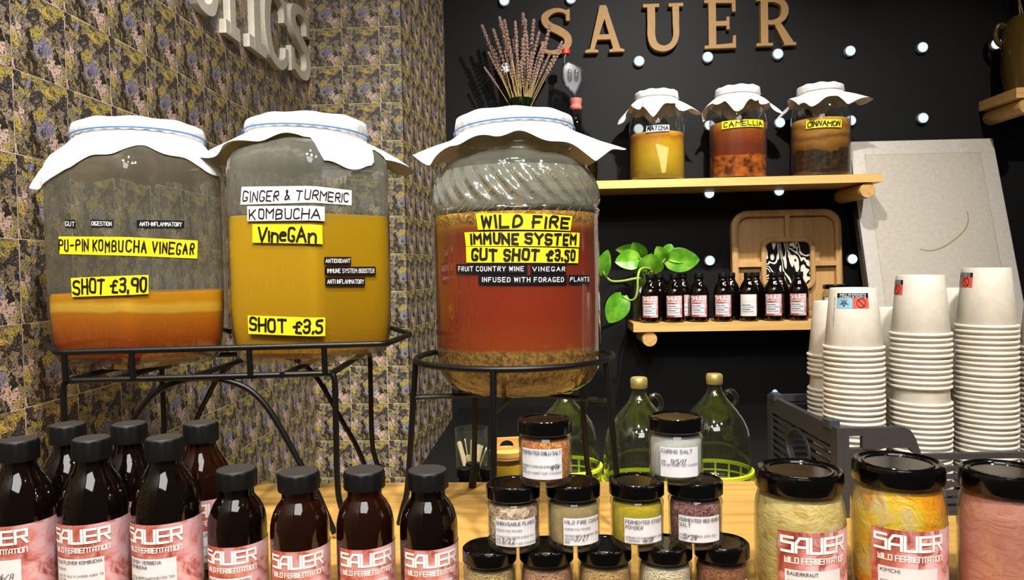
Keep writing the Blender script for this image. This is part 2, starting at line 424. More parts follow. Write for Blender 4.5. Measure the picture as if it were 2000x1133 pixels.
def glyph_strokes(text, font=G, rnd=True, jit=0.0, gap=2.4, seed=1):
    rg = random.Random(seed); x = 0; out = []
    for ch in text:
        if ch == ' ': x += 4.0; continue
        g = font.get(ch) or font.get(ch.upper()) or G.get(ch) or G.get(ch.upper()) or '00 08'
        wd = 0; oy = rg.uniform(-jit, jit)*1.4; sx = 1+rg.uniform(-jit, jit)*.3
        for st in g.split('|'):
            pts = []
            for p in st.split():
                a = int(p[0]); b = -1 if p[1] == '/' else int(p[1])
                wd = max(wd, a)
                pts.append((a*sx+rg.uniform(-jit, jit), b+oy+rg.uniform(-jit, jit)))
            if not pts: continue
            if rnd and ch in ROUND:
                for _ in range(2):
                    q = [pts[0]]
                    for u, v in zip(pts[:-1], pts[1:]):
                        q += [(u[0]*.75+v[0]*.25, u[1]*.75+v[1]*.25), (u[0]*.25+v[0]*.75, u[1]*.25+v[1]*.75)]
                    pts = q+[pts[-1]]
            out.append([(x+a, b) for a, b in pts])
        x += wd*sx+gap+rg.uniform(-jit, jit)*.8
    return out, max(x-gap, .1)
def ribbon(mb, pts, w, fn, step):
    """flat stroke of width w along 2-D pts, laid on a surface by fn(x, y)"""
    q = [pts[0]]
    for a, b in zip(pts[:-1], pts[1:]):
        L = math.hypot(b[0]-a[0], b[1]-a[1]); k = max(1, int(math.ceil(L/step)))
        for i in range(1, k+1): q.append((a[0]+(b[0]-a[0])*i/k, a[1]+(b[1]-a[1])*i/k))
    pts = q; n = len(pts)
    if n < 2: return
    L = []; Rr = []
    for i in range(n):
        a = pts[max(i-1, 0)]; b = pts[i]; c = pts[min(i+1, n-1)]
        d1 = (b[0]-a[0], b[1]-a[1]); d2 = (c[0]-b[0], c[1]-b[1])
        if i == 0: d1 = d2
        if i == n-1: d2 = d1
        def nz(d):
            l = math.hypot(*d) or 1e-9; return (d[0]/l, d[1]/l)
        d1 = nz(d1); d2 = nz(d2); t = nz((d1[0]+d2[0]+1e-9, d1[1]+d2[1]))
        co = max(.5, t[0]*d1[0]+t[1]*d1[1]); h = w/2/co
        e = 0
        bx, by = b
        if i == 0: bx -= t[0]*w*.45; by -= t[1]*w*.45
        if i == n-1: bx += t[0]*w*.45; by += t[1]*w*.45
        L.append(fn(bx-t[1]*h, by+t[0]*h)); Rr.append(fn(bx+t[1]*h, by-t[0]*h))
    k = len(mb.v); mb.v += [tuple(p) for p in L]+[tuple(p) for p in Rr]
    mb.f += [(k+i, k+n+i, k+n+i+1, k+i+1) for i in range(n-1)]
def write(mb, text, fn, x0, y0, x1, y1, w, font=G, rnd=True, jit=0.0, step=.004, gap=2.4, seed=1, slant=0.0, fit=True):
    """text in the metric box x0..x1, y0..y1 of a surface patch"""
    st, wd = glyph_strokes(text, font, rnd, jit, gap, seed)
    sy = (y1-y0)/8; sx = (x1-x0)/wd
    if not fit: sx = min(sx, sy)
    for s_ in st:
        ribbon(mb, [(x0+a*sx+b*sy*slant, y0+b*sy) for a, b in s_], w, fn, step)
    mb.sheet = True

# ------------------------------------------------------------------ surfaces that carry labels
class Ring:
    """a vertical wall with cross-section radius rad(angle) about (cx, cy); angle 0 faces local -Y"""
    def __init__(s, rad, loc, rz):
        s.rad = rad; s.loc = Vector(loc); s.rz = rz; N = 1440
        s.tab = [0]; prev = None
        for i in range(N+1):
            a = -PI+2*PI*i/N; p = (rad(a)*math.sin(a), -rad(a)*math.cos(a))
            if prev: s.tab.append(s.tab[-1]+math.hypot(p[0]-prev[0], p[1]-prev[1]))
            prev = p
        s.N = N; s.z0 = s.tab[N//2]
    def s_of(s, a):
        k = (a+PI)/(2*PI)*s.N; i = max(0, min(s.N-1, int(k))); return s.tab[i]+(s.tab[i+1]-s.tab[i])*(k-i)-s.z0
    def a_of(s, ss):
        v = ss+s.z0; lo, hi = 0, s.N
        v = max(s.tab[0], min(s.tab[-1], v))
        while hi-lo > 1:
            m_ = (lo+hi)//2
            if s.tab[m_] <= v: lo = m_
            else: hi = m_
        return -PI+2*PI*(lo+(v-s.tab[lo])/max(1e-9, s.tab[hi]-s.tab[lo]))/s.N
    def pt(s, ss, z, off=0.0006):
        a = s.a_of(ss); r = s.rad(a)+off; return (r*math.sin(a), -r*math.cos(a), z)
    def hit(s, px, py):
        r = ray(px, py); r = r/r.y
        lo = None; d = max(.1, s.loc.y-.35)
        c, sn = math.cos(-s.rz), math.sin(-s.rz)
        best = (9, None)
        while d < s.loc.y+.05:
            p = CAMP+r*d-s.loc; x = p.x*c-p.y*sn; y = p.x*sn+p.y*c
            a = math.atan2(x, -y); g = math.hypot(x, y)-s.rad(a)
            if g < best[0]: best = (g, (a, p.z))
            if g <= 0: break
            d += .0004
        a, z = best[1]; return s.s_of(a), z
class Patch:
    """four corners (s, z) on a Ring: bottom-left, bottom-right, top-right, top-left"""
    def __init__(s, ring, c): s.ring = ring; s.c = c; s.W = (math.dist(c[0], c[1])+math.dist(c[3], c[2]))/2; s.H = (math.dist(c[0], c[3])+math.dist(c[1], c[2]))/2
    def fn(s, off):
        def f(x, y):
            u = x/s.W; v = y/s.H; c = s.c
            q = [(c[0][k]*(1-u)+c[1][k]*u)*(1-v)+(c[3][k]*(1-u)+c[2][k]*u)*v for k in (0, 1)]
            return s.ring.pt(q[0], q[1], off)
        return f
    def sheet(s, off=.0006):
        mb = MB(); f = s.fn(off); mb.grid(lambda u, v: f(u*s.W, v*s.H), max(2, int(s.W/.004)), 2); mb.sheet = True; return mb
def pix_patch(ring, x0, y0, x1, y1, x2, y2, x3, y3):
    return Patch(ring, [ring.hit(x0, y0), ring.hit(x1, y1), ring.hit(x2, y2), ring.hit(x3, y3)])

# ------------------------------------------------------------------ room shell
TH = R(3.0); TT = math.tan(TH); YB = 3.20          # the black back wall is turned three degrees
def WP(px, py, off=0.0):
    r = ray(px, py); t = (YB-off)/(r.y+TT*r.x); return CAMP+r*t
def wl(p):                                            # world -> back-wall local (x along wall, y into the wall)
    c, s = math.cos(TH), math.sin(TH); y = p[1]-YB
    return Vector((p[0]*c-y*s, p[0]*s+y*c, p[2]))
def wg(x, y, z=0):
    c, s = math.cos(TH), math.sin(TH); return Vector((x*c+y*s, YB-x*s+y*c, z))
def LW(px, py, off=0.0):                              # the left tiled wall
    r = ray(px, py); t = (-.80+off)/(r.x-.041*r.y); return CAMP+r*t

c1 = LW(610, 525); c1.z = 0
y_face = lambda x: c1.y-TT*(x-c1.x)
def face_pt(px):
    r = ray(px, 525); t = (c1.y+TT*c1.x)/(r.y+TT*r.x); p = CAMP+r*t; p.z = 0; return p
c2 = face_pt(793); c3 = WP(877, 525); c3.z = 0
def tile_wall(name, a, b, u0, thick):
    a = Vector((a[0], a[1], 0)); b = Vector((b[0], b[1], 0)); L = (b-a).length; d = (b-a)/L; nrm = Vector((-d.y, d.x, 0))
    mb = MB(); z1 = CEIL; vz = ZC+.06
    vs = [a, b, b+Vector((0, 0, z1)), a+Vector((0, 0, z1)), a+nrm*thick, b+nrm*thick, b+nrm*thick+Vector((0, 0, z1)), a+nrm*thick+Vector((0, 0, z1))]
    mb.add(vs, [(0, 1, 2, 3), (5, 4, 7, 6), (4, 0, 3, 7), (1, 5, 6, 2), (3, 2, 6, 7), (4, 5, 1, 0)])
    mb.uv = [(u0, -vz), (u0+L, -vz), (u0+L, z1-vz), (u0, z1-vz)]*2
    return struct(name, mb, M['tile'])
y0 = -1.2
a0 = Vector((-.80+.041*y0, y0, 0))
off0 = (1.268-y0)*math.hypot(1, .041)
tile_wall('wall_left', a0, c1, -(off0 % .13), .1)
tile_wall('wall_left_return', c1, c2, .13-((c1.x+.558) % .13)+.0, .02)
tile_wall('wall_left_end', c2, c3, .03, .02)
mb = MB(); mb.box(wl(c3).x, 2.6, 0, .12, 0, CEIL); o = struct('wall_back', mb, M['black_wall']); o.location = (0, YB, 0); o.rotation_euler = (0, 0, -TH)
struct('floor', MB().box(-1.0, 2.8, -2.3, 3.5, -.05, 0), M['floor'])
struct('ceiling', MB().box(-1.0, 2.8, -2.3, .35, CEIL, CEIL+.05), M['ceiling'])
struct('ceiling_back', MB().box(-1.0, 2.8, .35, 3.5, CEIL, CEIL+.05), M['ceiling_dark'])

t = thing('added_fill_panel', 'added rectangular fill light panel, unseen above the customers', 'light', (0.05, -1.25, CEIL))
obj('housing', MB().box(-.78, .78, -.63, .63, -.025, -.001), M['ceiling'], t, False)  # unseen box behind the added fill light
# ceiling spot housings, one per lamp, including the spot added for the back counter
for (a, b, p, s, sp) in LAMPS:
    t = thing('ceiling_spotlight', 'white round ceiling spotlight above the stall', 'light', (a[0], a[1], CEIL), 0, 'spotlights on the ceiling')
    obj('housing', MB().lathe([(s/2+.02, 0), (s/2+.02, -.05), (s/2+.008, -.05), (s/2+.008, -.03)], 32, cap1=True), M['ceiling'], t)

# ------------------------------------------------------------------ counters
HC = .36; CT = ZC-HC
ct = thing('counter', 'long oak topped market counter under the jars', 'counter', (0, 1.243, 0), -TH)
obj('worktop', MB().box(-.735, 1.25, -.57, 0, CT-.04, CT), M['oak'], ct, False)
obj('front_panel', MB().box(-.72, 1.23, -.54, -.51, .0, CT-.04), M['oak_side'], ct, False)
obj('side_panel', MB().box(1.2, 1.23, -.51, -.02, .0, CT-.04), M['oak_side'], ct, False)
obj('back_panel', MB().box(-.70, 1.2, -.05, -.02, .0, CT-.04), M['oak_side'], ct, False)
BT = ZC-.60
M['back_top'] = plain('black_laminate', (8, 8, 9), .55, **{'Specular IOR Level': .25})
bc = thing('back_counter', 'lower dark back counter below the shelves', 'counter', (0, YB, 0), -TH)
obj('worktop', MB().box(-.24, 1.9, -1.62, -.005, BT-.04, BT), M['back_top'], bc, False)
obj('cabinet', MB().box(-.22, 1.88, -1.58, -.01, 0, BT-.04), M['black_wall'], bc, False)

# ------------------------------------------------------------------ cloth covers
def interp(ctrl, dg):
    n = len(ctrl)
    for i in range(n):
        a, b = ctrl[i], ctrl[(i+1) % n]; w_ = (b[0]-a[0]) % 360; u = (dg-a[0]) % 360
        if u <= w_:
            t = u/w_; t = t*t*(3-2*t)*.5+t*.5
            return a[1]+(b[1]-a[1])*t, a[2]+(b[2]-a[2])*t
def cloth(parent, r, z, rim_h, half, ca, dmid, dcor, seed, band, tilt=.004, name='cloth_cover', rimout=.004, amp=1.0, dfun=None, ymax=9.0, ctrl=None, rmin=None):
    """square muslin tied over a round rim: flat top, gathered rim, flaring skirt"""
    rg = random.Random(seed); N = 144; rings = []
    ph = [rg.uniform(0, 6.28) for _ in range(6)]
    def wave(a, k): return math.sin(a*k+ph[k % 6])
    for q in (0.02, .35, .7, .93):
        rings.append([(r*q*math.cos(a), r*q*math.sin(a), z+.002*(1-q)+.0012*amp*wave(a, 9)*q) for a in [2*PI*i/N for i in range(N)]])
    rings.append([((r+rimout*.6)*math.cos(a), (r+rimout*.6)*math.sin(a), z-.004) for a in [2*PI*i/N for i in range(N)]])
    for q, dr in ((.3, 1.0), (.6, 1.15), (.85, .75), (1.0, .7), (1.12, .9)):
        rings.append([((r+rimout*dr+.0005*wave(a, 31)*q)*math.cos(a), (r+rimout*dr+.0005*wave(a, 31)*q)*math.sin(a), z-.004-rim_h*q+tilt*math.cos(a+ph[0])*q) for a in [2*PI*i/N for i in range(N)]])
    zb = z-.004-rim_h*1.12
    for t in (.12, .25, .4, .55, .7, .85, 1.0):
        ring = []
        for i in range(N):
            a = 2*PI*i/N; b = a-ca
            mx = max(abs(math.cos(b)), abs(math.sin(b)))
            c = (1/mx-1)/(math.sqrt(2)-1)
            L = max(.012, half/mx-r-rim_h)
            dl = dmid+(dcor-dmid)*c**.8+R(7)*amp*wave(a, 5)+R(5)*amp*wave(a, 8)
            if dfun: dl = dfun(a, dl)
            if ctrl:
                dg = math.degrees(math.atan2(math.cos(a), -math.sin(a)))   # 0 front, 90 right
                L, dl = interp(ctrl, dg); dl = R(dl)+R(3)*amp*wave(a, 5)+R(4)*amp*wave(a, 8)
            dl = dl*(1-.25*(1-t))
            rr = r+rimout*.9+L*t*math.cos(dl)+.004*amp*t*wave(a, 13)*(1-.5*c); zz = zb+tilt*math.cos(a+ph[0])*(1-t)-L*t*math.sin(dl)+.004*amp*t*wave(a, 11)
            if rmin: rr = max(rr, rmin(a, zz)+.0025)
            ring.append((rr*math.cos(a), min(ymax+.002*math.sin(a*9), rr*math.sin(a)), zz))
        rings.append(ring)
    mb = MB(); mb.loft(rings, True, False)
    c = obj(name, mb, M['cloth'], parent, True, 60)
    pts = [((r+rimout*1.45)*math.cos(a), (r+rimout*1.45)*math.sin(a), z-.004-rim_h*.8+tilt*math.cos(a+ph[0])*.8) for a in [2*PI*i/90 for i in range(90)]]
    obj('elastic_band', MB().tube(pts, .0011*max(1, r/.08), 6, True), M[band], c)
    return c
def tape(parent, patch, mat, text, ink, w, jit=.35, pad=(.05, .2, .05, .2), seed=1, name='tape_label', gap=2.4, slant=.05, off=.0009, rnd=True):
    o = obj(name, patch.sheet(off), M[mat], parent)
    if text:
        mb = MB(); W, H = patch.W, patch.H
        write(mb, text, patch.fn(off+.0006), W*pad[0], H*pad[1], W*(1-pad[2]), H*(1-pad[3]), w, G, rnd, jit, .004, gap, seed, slant)
        obj('lettering', mb, M[ink], o)
    return o

# ------------------------------------------------------------------ hexagonal dispenser jars
def hexrad(ap, p=26, vertex=0.0):
    def f(a):
        s = 0
        for k in range(3):
            c = abs(math.cos(a-vertex-R(30)-k*R(60)))/ap
            s += c**p
        return s**(-1/p)
    return f
def hexring(f, sc_, z, n=120, blend=0.0, rc=0.0):
    out = []
    for i in range(n):
        a = 2*PI*i/n; r = f(a)*sc_*(1-blend)+rc*blend
        out.append((r*math.sin(a), -r*math.cos(a), z))
    return out
AP = .1150
def hex_jar(cx_px, d, zb, ztop, vert, label, liquid_mat, level, mouth, glass_mat):
    p = P(cx_px, 600, d); x, y = p.x, p.y; rz = facing(x, y)
    t = thing('dispenser_jar', label, 'jar', (x, y, ZC+zb), rz, 'large hexagonal jars on the wire stand')
    f = hexrad(AP, 26, vert); H = ztop-zb
    rings = [hexring(f, .78, .006), hexring(f, .84, .0), hexring(f, .92, .009), hexring(f, .958, .024), hexring(f, .985, .045), hexring(f, 1, .075), hexring(f, 1, H*.55), hexring(f, 1, H-.085),
             hexring(f, .985, H-.068), hexring(f, .93, H-.052, 120, .15, mouth+.014), hexring(f, .93, H-.043, 120, .55, mouth+.010), hexring(f, .93, H-.037, 120, .95, mouth+.004),
             hexring(f, 1, H-.028, 120, 1, mouth-.002), hexring(f, 1, H-.016, 120, 1, mouth-.002), hexring(f, 1, H-.012, 120, 1, mouth+.002), hexring(f, 1, H, 120, 1, mouth)]
    obj('glass_body', MB().loft(rings, True, False), glass_mat, t)
    g = AP-.0022
    f2 = hexrad(g, 26, vert)
    lr = [hexring(f2, .80, .012), hexring(f2, .92, .016), hexring(f2, .957, .03), hexring(f2, .984, .05), hexring(f2, 1, .08), hexring(f2, 1, level-.004), hexring(f2, .985, level)]
    obj('kombucha', MB().loft(lr), liquid_mat, t)
    return t, Ring(f, (x, y, ZC+zb), rz), (x, y, rz, H)
M['liq_orange'] = layered('orange_kombucha_with_scoby', [(0, (122, 40, 2)), (.22, (156, 58, 2)), (.42, (188, 86, 2)), (.60, (206, 110, 6)), (.68, (206, 124, 14)), (.71, (236, 176, 60)), (.78, (238, 180, 60)), (.84, (216, 140, 4)), (.95, (226, 146, 4)), (1, (236, 160, 16))], 0, .112, .028, 7, .28)
M['liq_yellow'] = layered('turmeric_kombucha', [(0, (206, 138, 10)), (.1, (214, 148, 10)), (.2, (216, 156, 4)), (.6, (212, 156, 2)), (.9, (202, 150, 2)), (1, (196, 150, 10))], 0, .22, .01, 12, .28, (220, .085, (176, 112, 18), (222, 160, 40)))
def hex_rmin(vert, H, mouth):
    f = hexrad(AP, 26, vert)
    def g(a, z):
        h = f(math.atan2(math.cos(a), -math.sin(a)))
        tab = [(H-.034, mouth+.004), (H-.043, .45*.93*h+.55*(mouth+.010)), (H-.052, .85*.93*h+.15*(mouth+.014)), (H-.068, .985*h), (H-.085, h)]
        if z >= tab[0][0]: return 0
        for (z0, r0), (z1, r1) in zip(tab[:-1], tab[1:]):
            if z >= z1: return r0+(r1-r0)*(z0-z)/(z0-z1)
        return h
    return g
def prof_rmin(pr_):
    def g(a, z):
        for (r1, z1), (r0, z0) in zip(pr_[:-1], pr_[1:]):
            if z1 <= z <= z0: return r1+(r0-r1)*(z-z1)/max(1e-6, z0-z1)
        return 0
    return g
JL = P(284, 600, 1.12); JR = P(609, 600, 1.14)
ZB = -.128
jl, ringl, il = hex_jar(284, 1.12, ZB, .222, R(-9), 'hexagonal glass jar a third full of orange kombucha, left on the wire stand', M['liq_orange'], .105, .086, M['glass_hex_left'])
jr, ringr, ir = hex_jar(609, 1.14, ZB, .228, R(2), 'hexagonal glass jar of cloudy yellow turmeric kombucha, right on the wire stand', M['liq_yellow'], .210, .086, M['glass_hex_right'])
cloth(jl, .0865, .3515, .022, .158, R(20), R(50), R(30), 3, 'band_blue', .006, amp=.8, rmin=hex_rmin(R(-9), .350, .086),
      ctrl=[(-180, .05, 50), (-135, .06, 45), (-100, .07, 42), (-72, .088, 64), (-50, .050, 58), (-20, .032, 60), (4, .018, 66), (30, .036, 58), (52, .062, 52), (74, .050, 64), (105, .034, 66), (140, .06, 50)])
cloth(jr, .0865, .3575, .022, .156, R(24), R(58), R(28), 11, 'band_blue', .005, amp=.8, rmin=hex_rmin(R(2), .356, .086),
      ctrl=[(-180, .05, 50), (-130, .05, 45), (-82, .070, 24), (-60, .046, 30), (-34, .018, 40), (-8, .008, 40), (2, .010, 60), (10, .050, 76), (38, .056, 78), (48, .052, 74), (56, .020, 60), (70, .045, 42), (88, .086, 36), (110, .05, 45), (140, .05, 50)])
# tapes and strips on the left jar
tape(jl, pix_patch(ringl, 118, 496, 384, 505, 385, 470, 116, 462), 'tape_yellow', 'PU-PIN KOMBUCHA VINEGAR', 'ink', .0022, .4, (.0, .22, .03, .2), 5, 'tape_label', 3.4)
tape(jl, pix_patch(ringl, 142, 580, 290, 574, 290, 537, 140, 543), 'tape_yellow', 'SHOT €3.90'.replace('€', '£'), 'ink', .0031, .35, (.03, .16, .03, .14), 8)
for (a, b, c, d, tx) in ((178, 429, 221, 444, 'DIGESTION'), (267, 430, 359, 445, 'ANTI-INFLAMMATORY'), (129, 429, 149, 445, 'GUT')):
    tape(jl, pix_patch(ringl, a, d, b+(c-b) if False else c, d+1, c, (b+1), a, b), 'tape_black', tx, 'ink_white', .00075, 0, (.06, .25, .06, .25), 1, 'strip_label', 2.2, 0)
# right jar
tape(jr, pix_patch(ringr, 471, 400, 686, 401, 686, 372, 473, 365), 'tape_white', 'GINGER & TURMERIC', 'ink', .0017, .45, (.02, .2, .04, .25), 12)
tape(jr, pix_patch(ringr, 484, 432, 634, 432, 634, 404, 484, 403), 'tape_white', 'KOMBUCHA', 'ink', .0019, .45, (.03, .15, .06, .2), 13)
tape(jr, pix_patch(ringr, 494, 474, 630, 477, 629, 440, 494, 438), 'tape_yellow', 'VineGAn', 'ink', .0034, .4, (.09, .12, .1, .18), 14)
tape(jr, pix_patch(ringr, 486, 652, 635, 656, 635, 620, 485, 616), 'tape_yellow', 'SHOT £3.5', 'ink', .0034, .35, (.03, .2, .05, .14), 15)
for (a, b, c, d, tx) in ((633, 502, 685, 517, 'ANTIOXIDANT'), (634, 521, 733, 537, 'IMMUNE SYSTEM BOOSTER'), (635, 542, 712, 558, 'ANTI INFLAMMATORY')):
    tape(jr, pix_patch(ringr, a, d, c, d, c, b, a, b), 'tape_black', tx, 'ink_white', .00075, 0, (.05, .26, .04, .26), 1, 'strip_label', 2.2, 0)

# wire stand under the two hexagonal jars
st = thing('wire_jar_stand', 'black wire stand with arched sides carrying both hexagonal jars', 'stand', (0, 0, ZC))
WR = .0042
zl = -.1365; zu = -.098
FL, FR, BL, BR = (-.590, .975), (-.246, 1.0), (-.592, 1.255), (-.25, 1.27)
rail = [(-.714, 1.132), (-.598, .968), (-.172, 1.000), (-.158, 1.145), (-.21, 1.28), (-.62, 1.268)]
def round_poly(pts, r=.012, n=4):
    out = []; N = len(pts)
    for i in range(N):
        p = Vector(pts[i]); a = Vector(pts[i-1]); b = Vector(pts[(i+1) % N])
        u = p+(a-p).normalized()*r; v = p+(b-p).normalized()*r
        for k in range(n+1):
            t = k/n; out.append((1-t)**2*u+2*t*(1-t)*p+t*t*v)
    return out
obj('top_rail', MB().tube(round_poly([(x, y, zu) for x, y in rail]), WR, 10, True), M['wire'], st)
obj('lower_rail', MB().tube(round_poly([(x, y, zl) for x, y in (FL, FR, BR, BL)], .01), WR, 10, True), M['wire'], st)
for x in (-.60, -.255):
    pass
for (x, y) in ((-.43, 0),):
    obj('crossbar', MB().tube([(x, .99, zl), (x, 1.262, zl)], WR, 8), M['wire'], st)
for x in (-.53, -.31):
    obj('crossbar', MB().tube([(x, .988, zl), (x, 1.262, zl)], WR, 8), M['wire'], st)
for x in (-.588, -.503, -.352, -.254):
    yy = .9685+(x+.598)*.0755
    obj('post', MB().tube([(x, yy, zu), (x, yy+.002, zl)], WR*.95, 8), M['wire'], st)
for x in (-.56, -.25):
    obj('post', MB().tube([(x, 1.263, zu), (x, 1.26, zl)], WR*.95, 8), M['wire'], st)
for (x, y, sx) in ((*FL, -1), (*FR, 1), (*BL, -1), (*BR, 1)):
    pts = smooth_path([(x-.0*sx, y, zl-.001), (x+.004*sx, y, zl-.012), (x+.004*sx, y, -.20), (x+.004*sx, y, -.285), (x+.008*sx, y, -.318), (x+.020*sx, y, -HC+.007)], 5)
    l = obj('leg', MB().tube(pts, WR, 10), M['wire'], st)
    obj('foot_cap', MB().tube([pts[-4], (x+.0215*sx, y, -HC+.002)], WR*1.35, 10), M['wire'], l)
for y, xm, hw in ((.992, -.417, .171), (1.262, -.421, .171)):
    q = [(-1.0, -.352), (-.94, -.325), (-.86, -.292), (-.74, -.255), (-.62, -.215), (-.50, -.18), (-.36, -.155), (-.18, -.142), (0, -.138), (.18, -.142), (.36, -.155), (.50, -.18), (.62, -.215), (.74, -.255), (.86, -.292), (.94, -.325), (1.0, -.352)]
    obj('arch', MB().tube(smooth_path([(xm+a*hw, y, z) for a, z in q], 4), WR, 10), M['wire'], st)

# ------------------------------------------------------------------ round swirled jar
pr = P(1011, 600, 1.065); rx, ry = pr.x, pr.y; rrz = facing(rx, ry)
rj = thing('dispenser_jar', 'big round swirl-ribbed jar of amber fruit vinegar on a round wire stand', 'jar', (rx, ry, ZC-.1725), rrz)
Z0 = -.1725
def zj(z): return z-Z0
def rib_ring(r, z, amp, n=240):
    out = []
    for i in range(n):
        a = 2*PI*i/n; q = r+amp*(.5+.5*math.sin(30*(a+z*7.5)))**1.4-amp*.5
        out.append((q*math.cos(a), q*math.sin(a), z))
    return out
prof = [(.030, zj(-.166), 0), (.078, zj(-.1725), 0), (.092, zj(-.169), 0), (.106, zj(-.158), 0), (.114, zj(-.142), 0), (.1175, zj(-.122), 0), (.1178, zj(.0), 0), (.1178, zj(.070), 0), (.1195, zj(.074), 0), (.1195, zj(.079), 0), (.1170, zj(.083), .0)]
for k in range(0, 15):
    z = .086+k*.0036; q = k/14
    prof.append((.1178-.0130*q**2.6, zj(z), .0062*min(1, q*6, (1-q)*6+.15)))
prof += [(.1035, zj(.139), 0), (.103, zj(.142), 0), (.098, zj(.147), 0), (.090, zj(.153), 0), (.0825, zj(.158), 0), (.0815, zj(.164), 0), (.0835, zj(.166), 0), (.0835, zj(.169), 0), (.0812, zj(.171), 0), (.0812, zj(.179), 0), (.083, zj(.181), 0), (.083, zj(.184), 0), (.080, zj(.186), 0), (.0795, zj(.206), 0)]
i0 = 10; i1 = i0+15
obj('glass_body', MB().loft([rib_ring(r, z, a) for r, z, a in prof[:i0+1]], True, False), M['glass_rib'], rj, True, 60)
obj('ribbed_shoulder', MB().loft([rib_ring(r, z, a) for r, z, a in prof[i0:i1+1]], False, False), M['rib'], rj, True, 60)
obj('neck', MB().loft([rib_ring(r, z, a) for r, z, a in prof[i1:]], False, False), M['glass_rib'], rj, True, 60)
M['liq_amber'] = layered('amber_fruit_vinegar', [(0, (124, 78, 20)), (.15, (150, 98, 34)), (.262, (168, 106, 36)), (.275, (172, 66, 2)), (.45, (158, 42, 0)), (.7, (146, 36, 0)), (.88, (132, 36, 0)), (.915, (150, 66, 14)), (.94, (186, 116, 36)), (1, (206, 144, 56))], 0, .245, .012, 14, .25, (190, .255, (112, 72, 28), (190, 138, 72)))
lp = [(.02, .010), (.078, .007), (.090, .010), (.1040, .018), (.112, .033), (.1158, .052), (.1164, .12), (.1164, .240), (.114, .2445)]
obj('fruit_vinegar', MB().lathe(lp, 96), M['liq_amber'], rj)
mbf = MB()
rg = random.Random(4)
mbf.loft([[((.1163+(.0006 if k in (1, 2) else -.001)+rg.uniform(-.0006, .0006))*math.cos(2*PI*i/90), (.1163+(.0006 if k in (1, 2) else -.001))*math.sin(2*PI*i/90), z+(.004*math.sin(i*.9)+.003*math.sin(i*2.3)+rg.uniform(-.002, .002))*(k == 0)) for i in range(90)] for k, z in enumerate((.226, .233, .241, .247))])
obj('pulp_layer', mbf, speckle('fruit_pulp', [(150, 92, 26), (196, 136, 52), (176, 112, 36), (214, 160, 78)], 190, .8, .8), rj)
cloth(rj, .0800, zj(.2155), .022, .150, R(6), R(46), R(9), 21, 'band_blue', .006, amp=.7, rmin=prof_rmin([(r+.001, z) for r, z, a in prof]),
      ctrl=[(-180, .05, 40), (-130, .05, 36), (-100, .062, 24), (-84, .064, 24), (-66, .060, 46), (-50, .034, 40), (-20, .020, 36), (0, .015, 40), (22, .024, 46), (44, .034, 46), (62, .060, 44), (74, .062, 24), (90, .080, 16), (104, .06, 20), (140, .05, 40)])
ringj = Ring(lambda a: .1178, (rx, ry, ZC-.1725), rrz)
for (a, tx, sd) in (((934, 449, 1113, 451, 1117, 422, 930, 417), 'WILD FIRE', 31), ((911, 481, 1130, 483, 1131, 455, 908, 454), 'IMMUNE SYSTEM', 32), ((912, 513, 1128, 514, 1129, 486, 911, 482), 'GUT SHOT £3.50', 33)):
    tape(rj, pix_patch(ringj, *a), 'tape_yellow', tx, 'ink', .0034, .35, (.06, .18, .05, .16), sd, 'tape_label', 3.0)
for (a, b, c, d, tx) in ((892, 516, 1030, 534, 'FRUIT COUNTRY WINE'), (1036, 517, 1105, 534, 'VINEGAR'), (935, 537, 1107, 555, 'INFUSED WITH FORAGED'), (1110, 537, 1150, 554, 'PLANTS')):
    tape(rj, pix_patch(ringj, a, d, c, d, c, b, a, b), 'tape_black', tx, 'ink_white', .00085, 0, (.05, .27, .05, .27), 1, 'strip_label', 3.4, 0)
# round wire stand
rs = thing('wire_jar_stand', 'black round wire stand on splayed legs under the amber jar', 'stand', (.0015, 1.065, ZC))
RR = .1405
obj('top_ring', MB().tube([(RR*math.sin(2*PI*i/72), -RR*math.cos(2*PI*i/72), -.126) for i in range(72)], .0043, 10, True), M['wire'], rs)
for deg in (-11, -83, 61, 134, -154):
    a = R(deg); dr = (math.sin(a), -math.cos(a))
    def q(r, z): return (dr[0]*r, dr[1]*r, z)
    pts = smooth_path([q(RR, -.127), q(RR+.003, -.16), q(RR+.008, -.22), q(RR+.014, -.29), q(RR+.018, -.32), q(RR+.026, -HC+.008)], 5)
    l = obj('leg', MB().tube(pts, .0043, 10), M['wire'], rs)
    obj('foot_cap', MB().tube([pts[-5], q(RR+.0265, -HC+.0015)], [.005, .0068], 10), M['wire'], l)
    obj('spoke', MB().tube([q(RR+.004, -.1795), q(.0, -.1795)], .0037, 8), M['wire'], rs)

# ------------------------------------------------------------------ amber bottles with the stall's own label
def bottle_profile(big):
    if big:
        return [(.0, .003), (.030, .001), (.0335, .003), (.0352, .008), (.0355, .03), (.0355, .104), (.0350, .111), (.0330, .121), (.0288, .132), (.0236, .1415), (.0192, .149), (.0168, .156), (.0162, .161), (.0176, .163), (.0176, .166), (.0158, .168), (.0150, .180)]
    return [(.0, .003), (.026, .001), (.0295, .003), (.0312, .007), (.0315, .02), (.0315, .080), (.0312, .086), (.0300, .093), (.0276, .1005), (.0238, .1075), (.0198, .1125), (.0184, .1155), (.0184, .122), (.0170, .124), (.0165, .140)]
def cap_mb(rc, z0, z1):
    n = 96; mb = MB()
    def rg_(r, z, kn):
        return [((r*(1+kn*(1 if (i//4) % 2 else 0)))*math.cos(2*PI*i/n), (r*(1+kn*(1 if (i//4) % 2 else 0)))*math.sin(2*PI*i/n), z) for i in range(n)]
    return mb.loft([rg_(rc*.97, z0, 0), rg_(rc, z0+.001, .018), rg_(rc, z1-.003, .018), rg_(rc*.985, z1-.001, 0), rg_(rc*.94, z1, 0)])
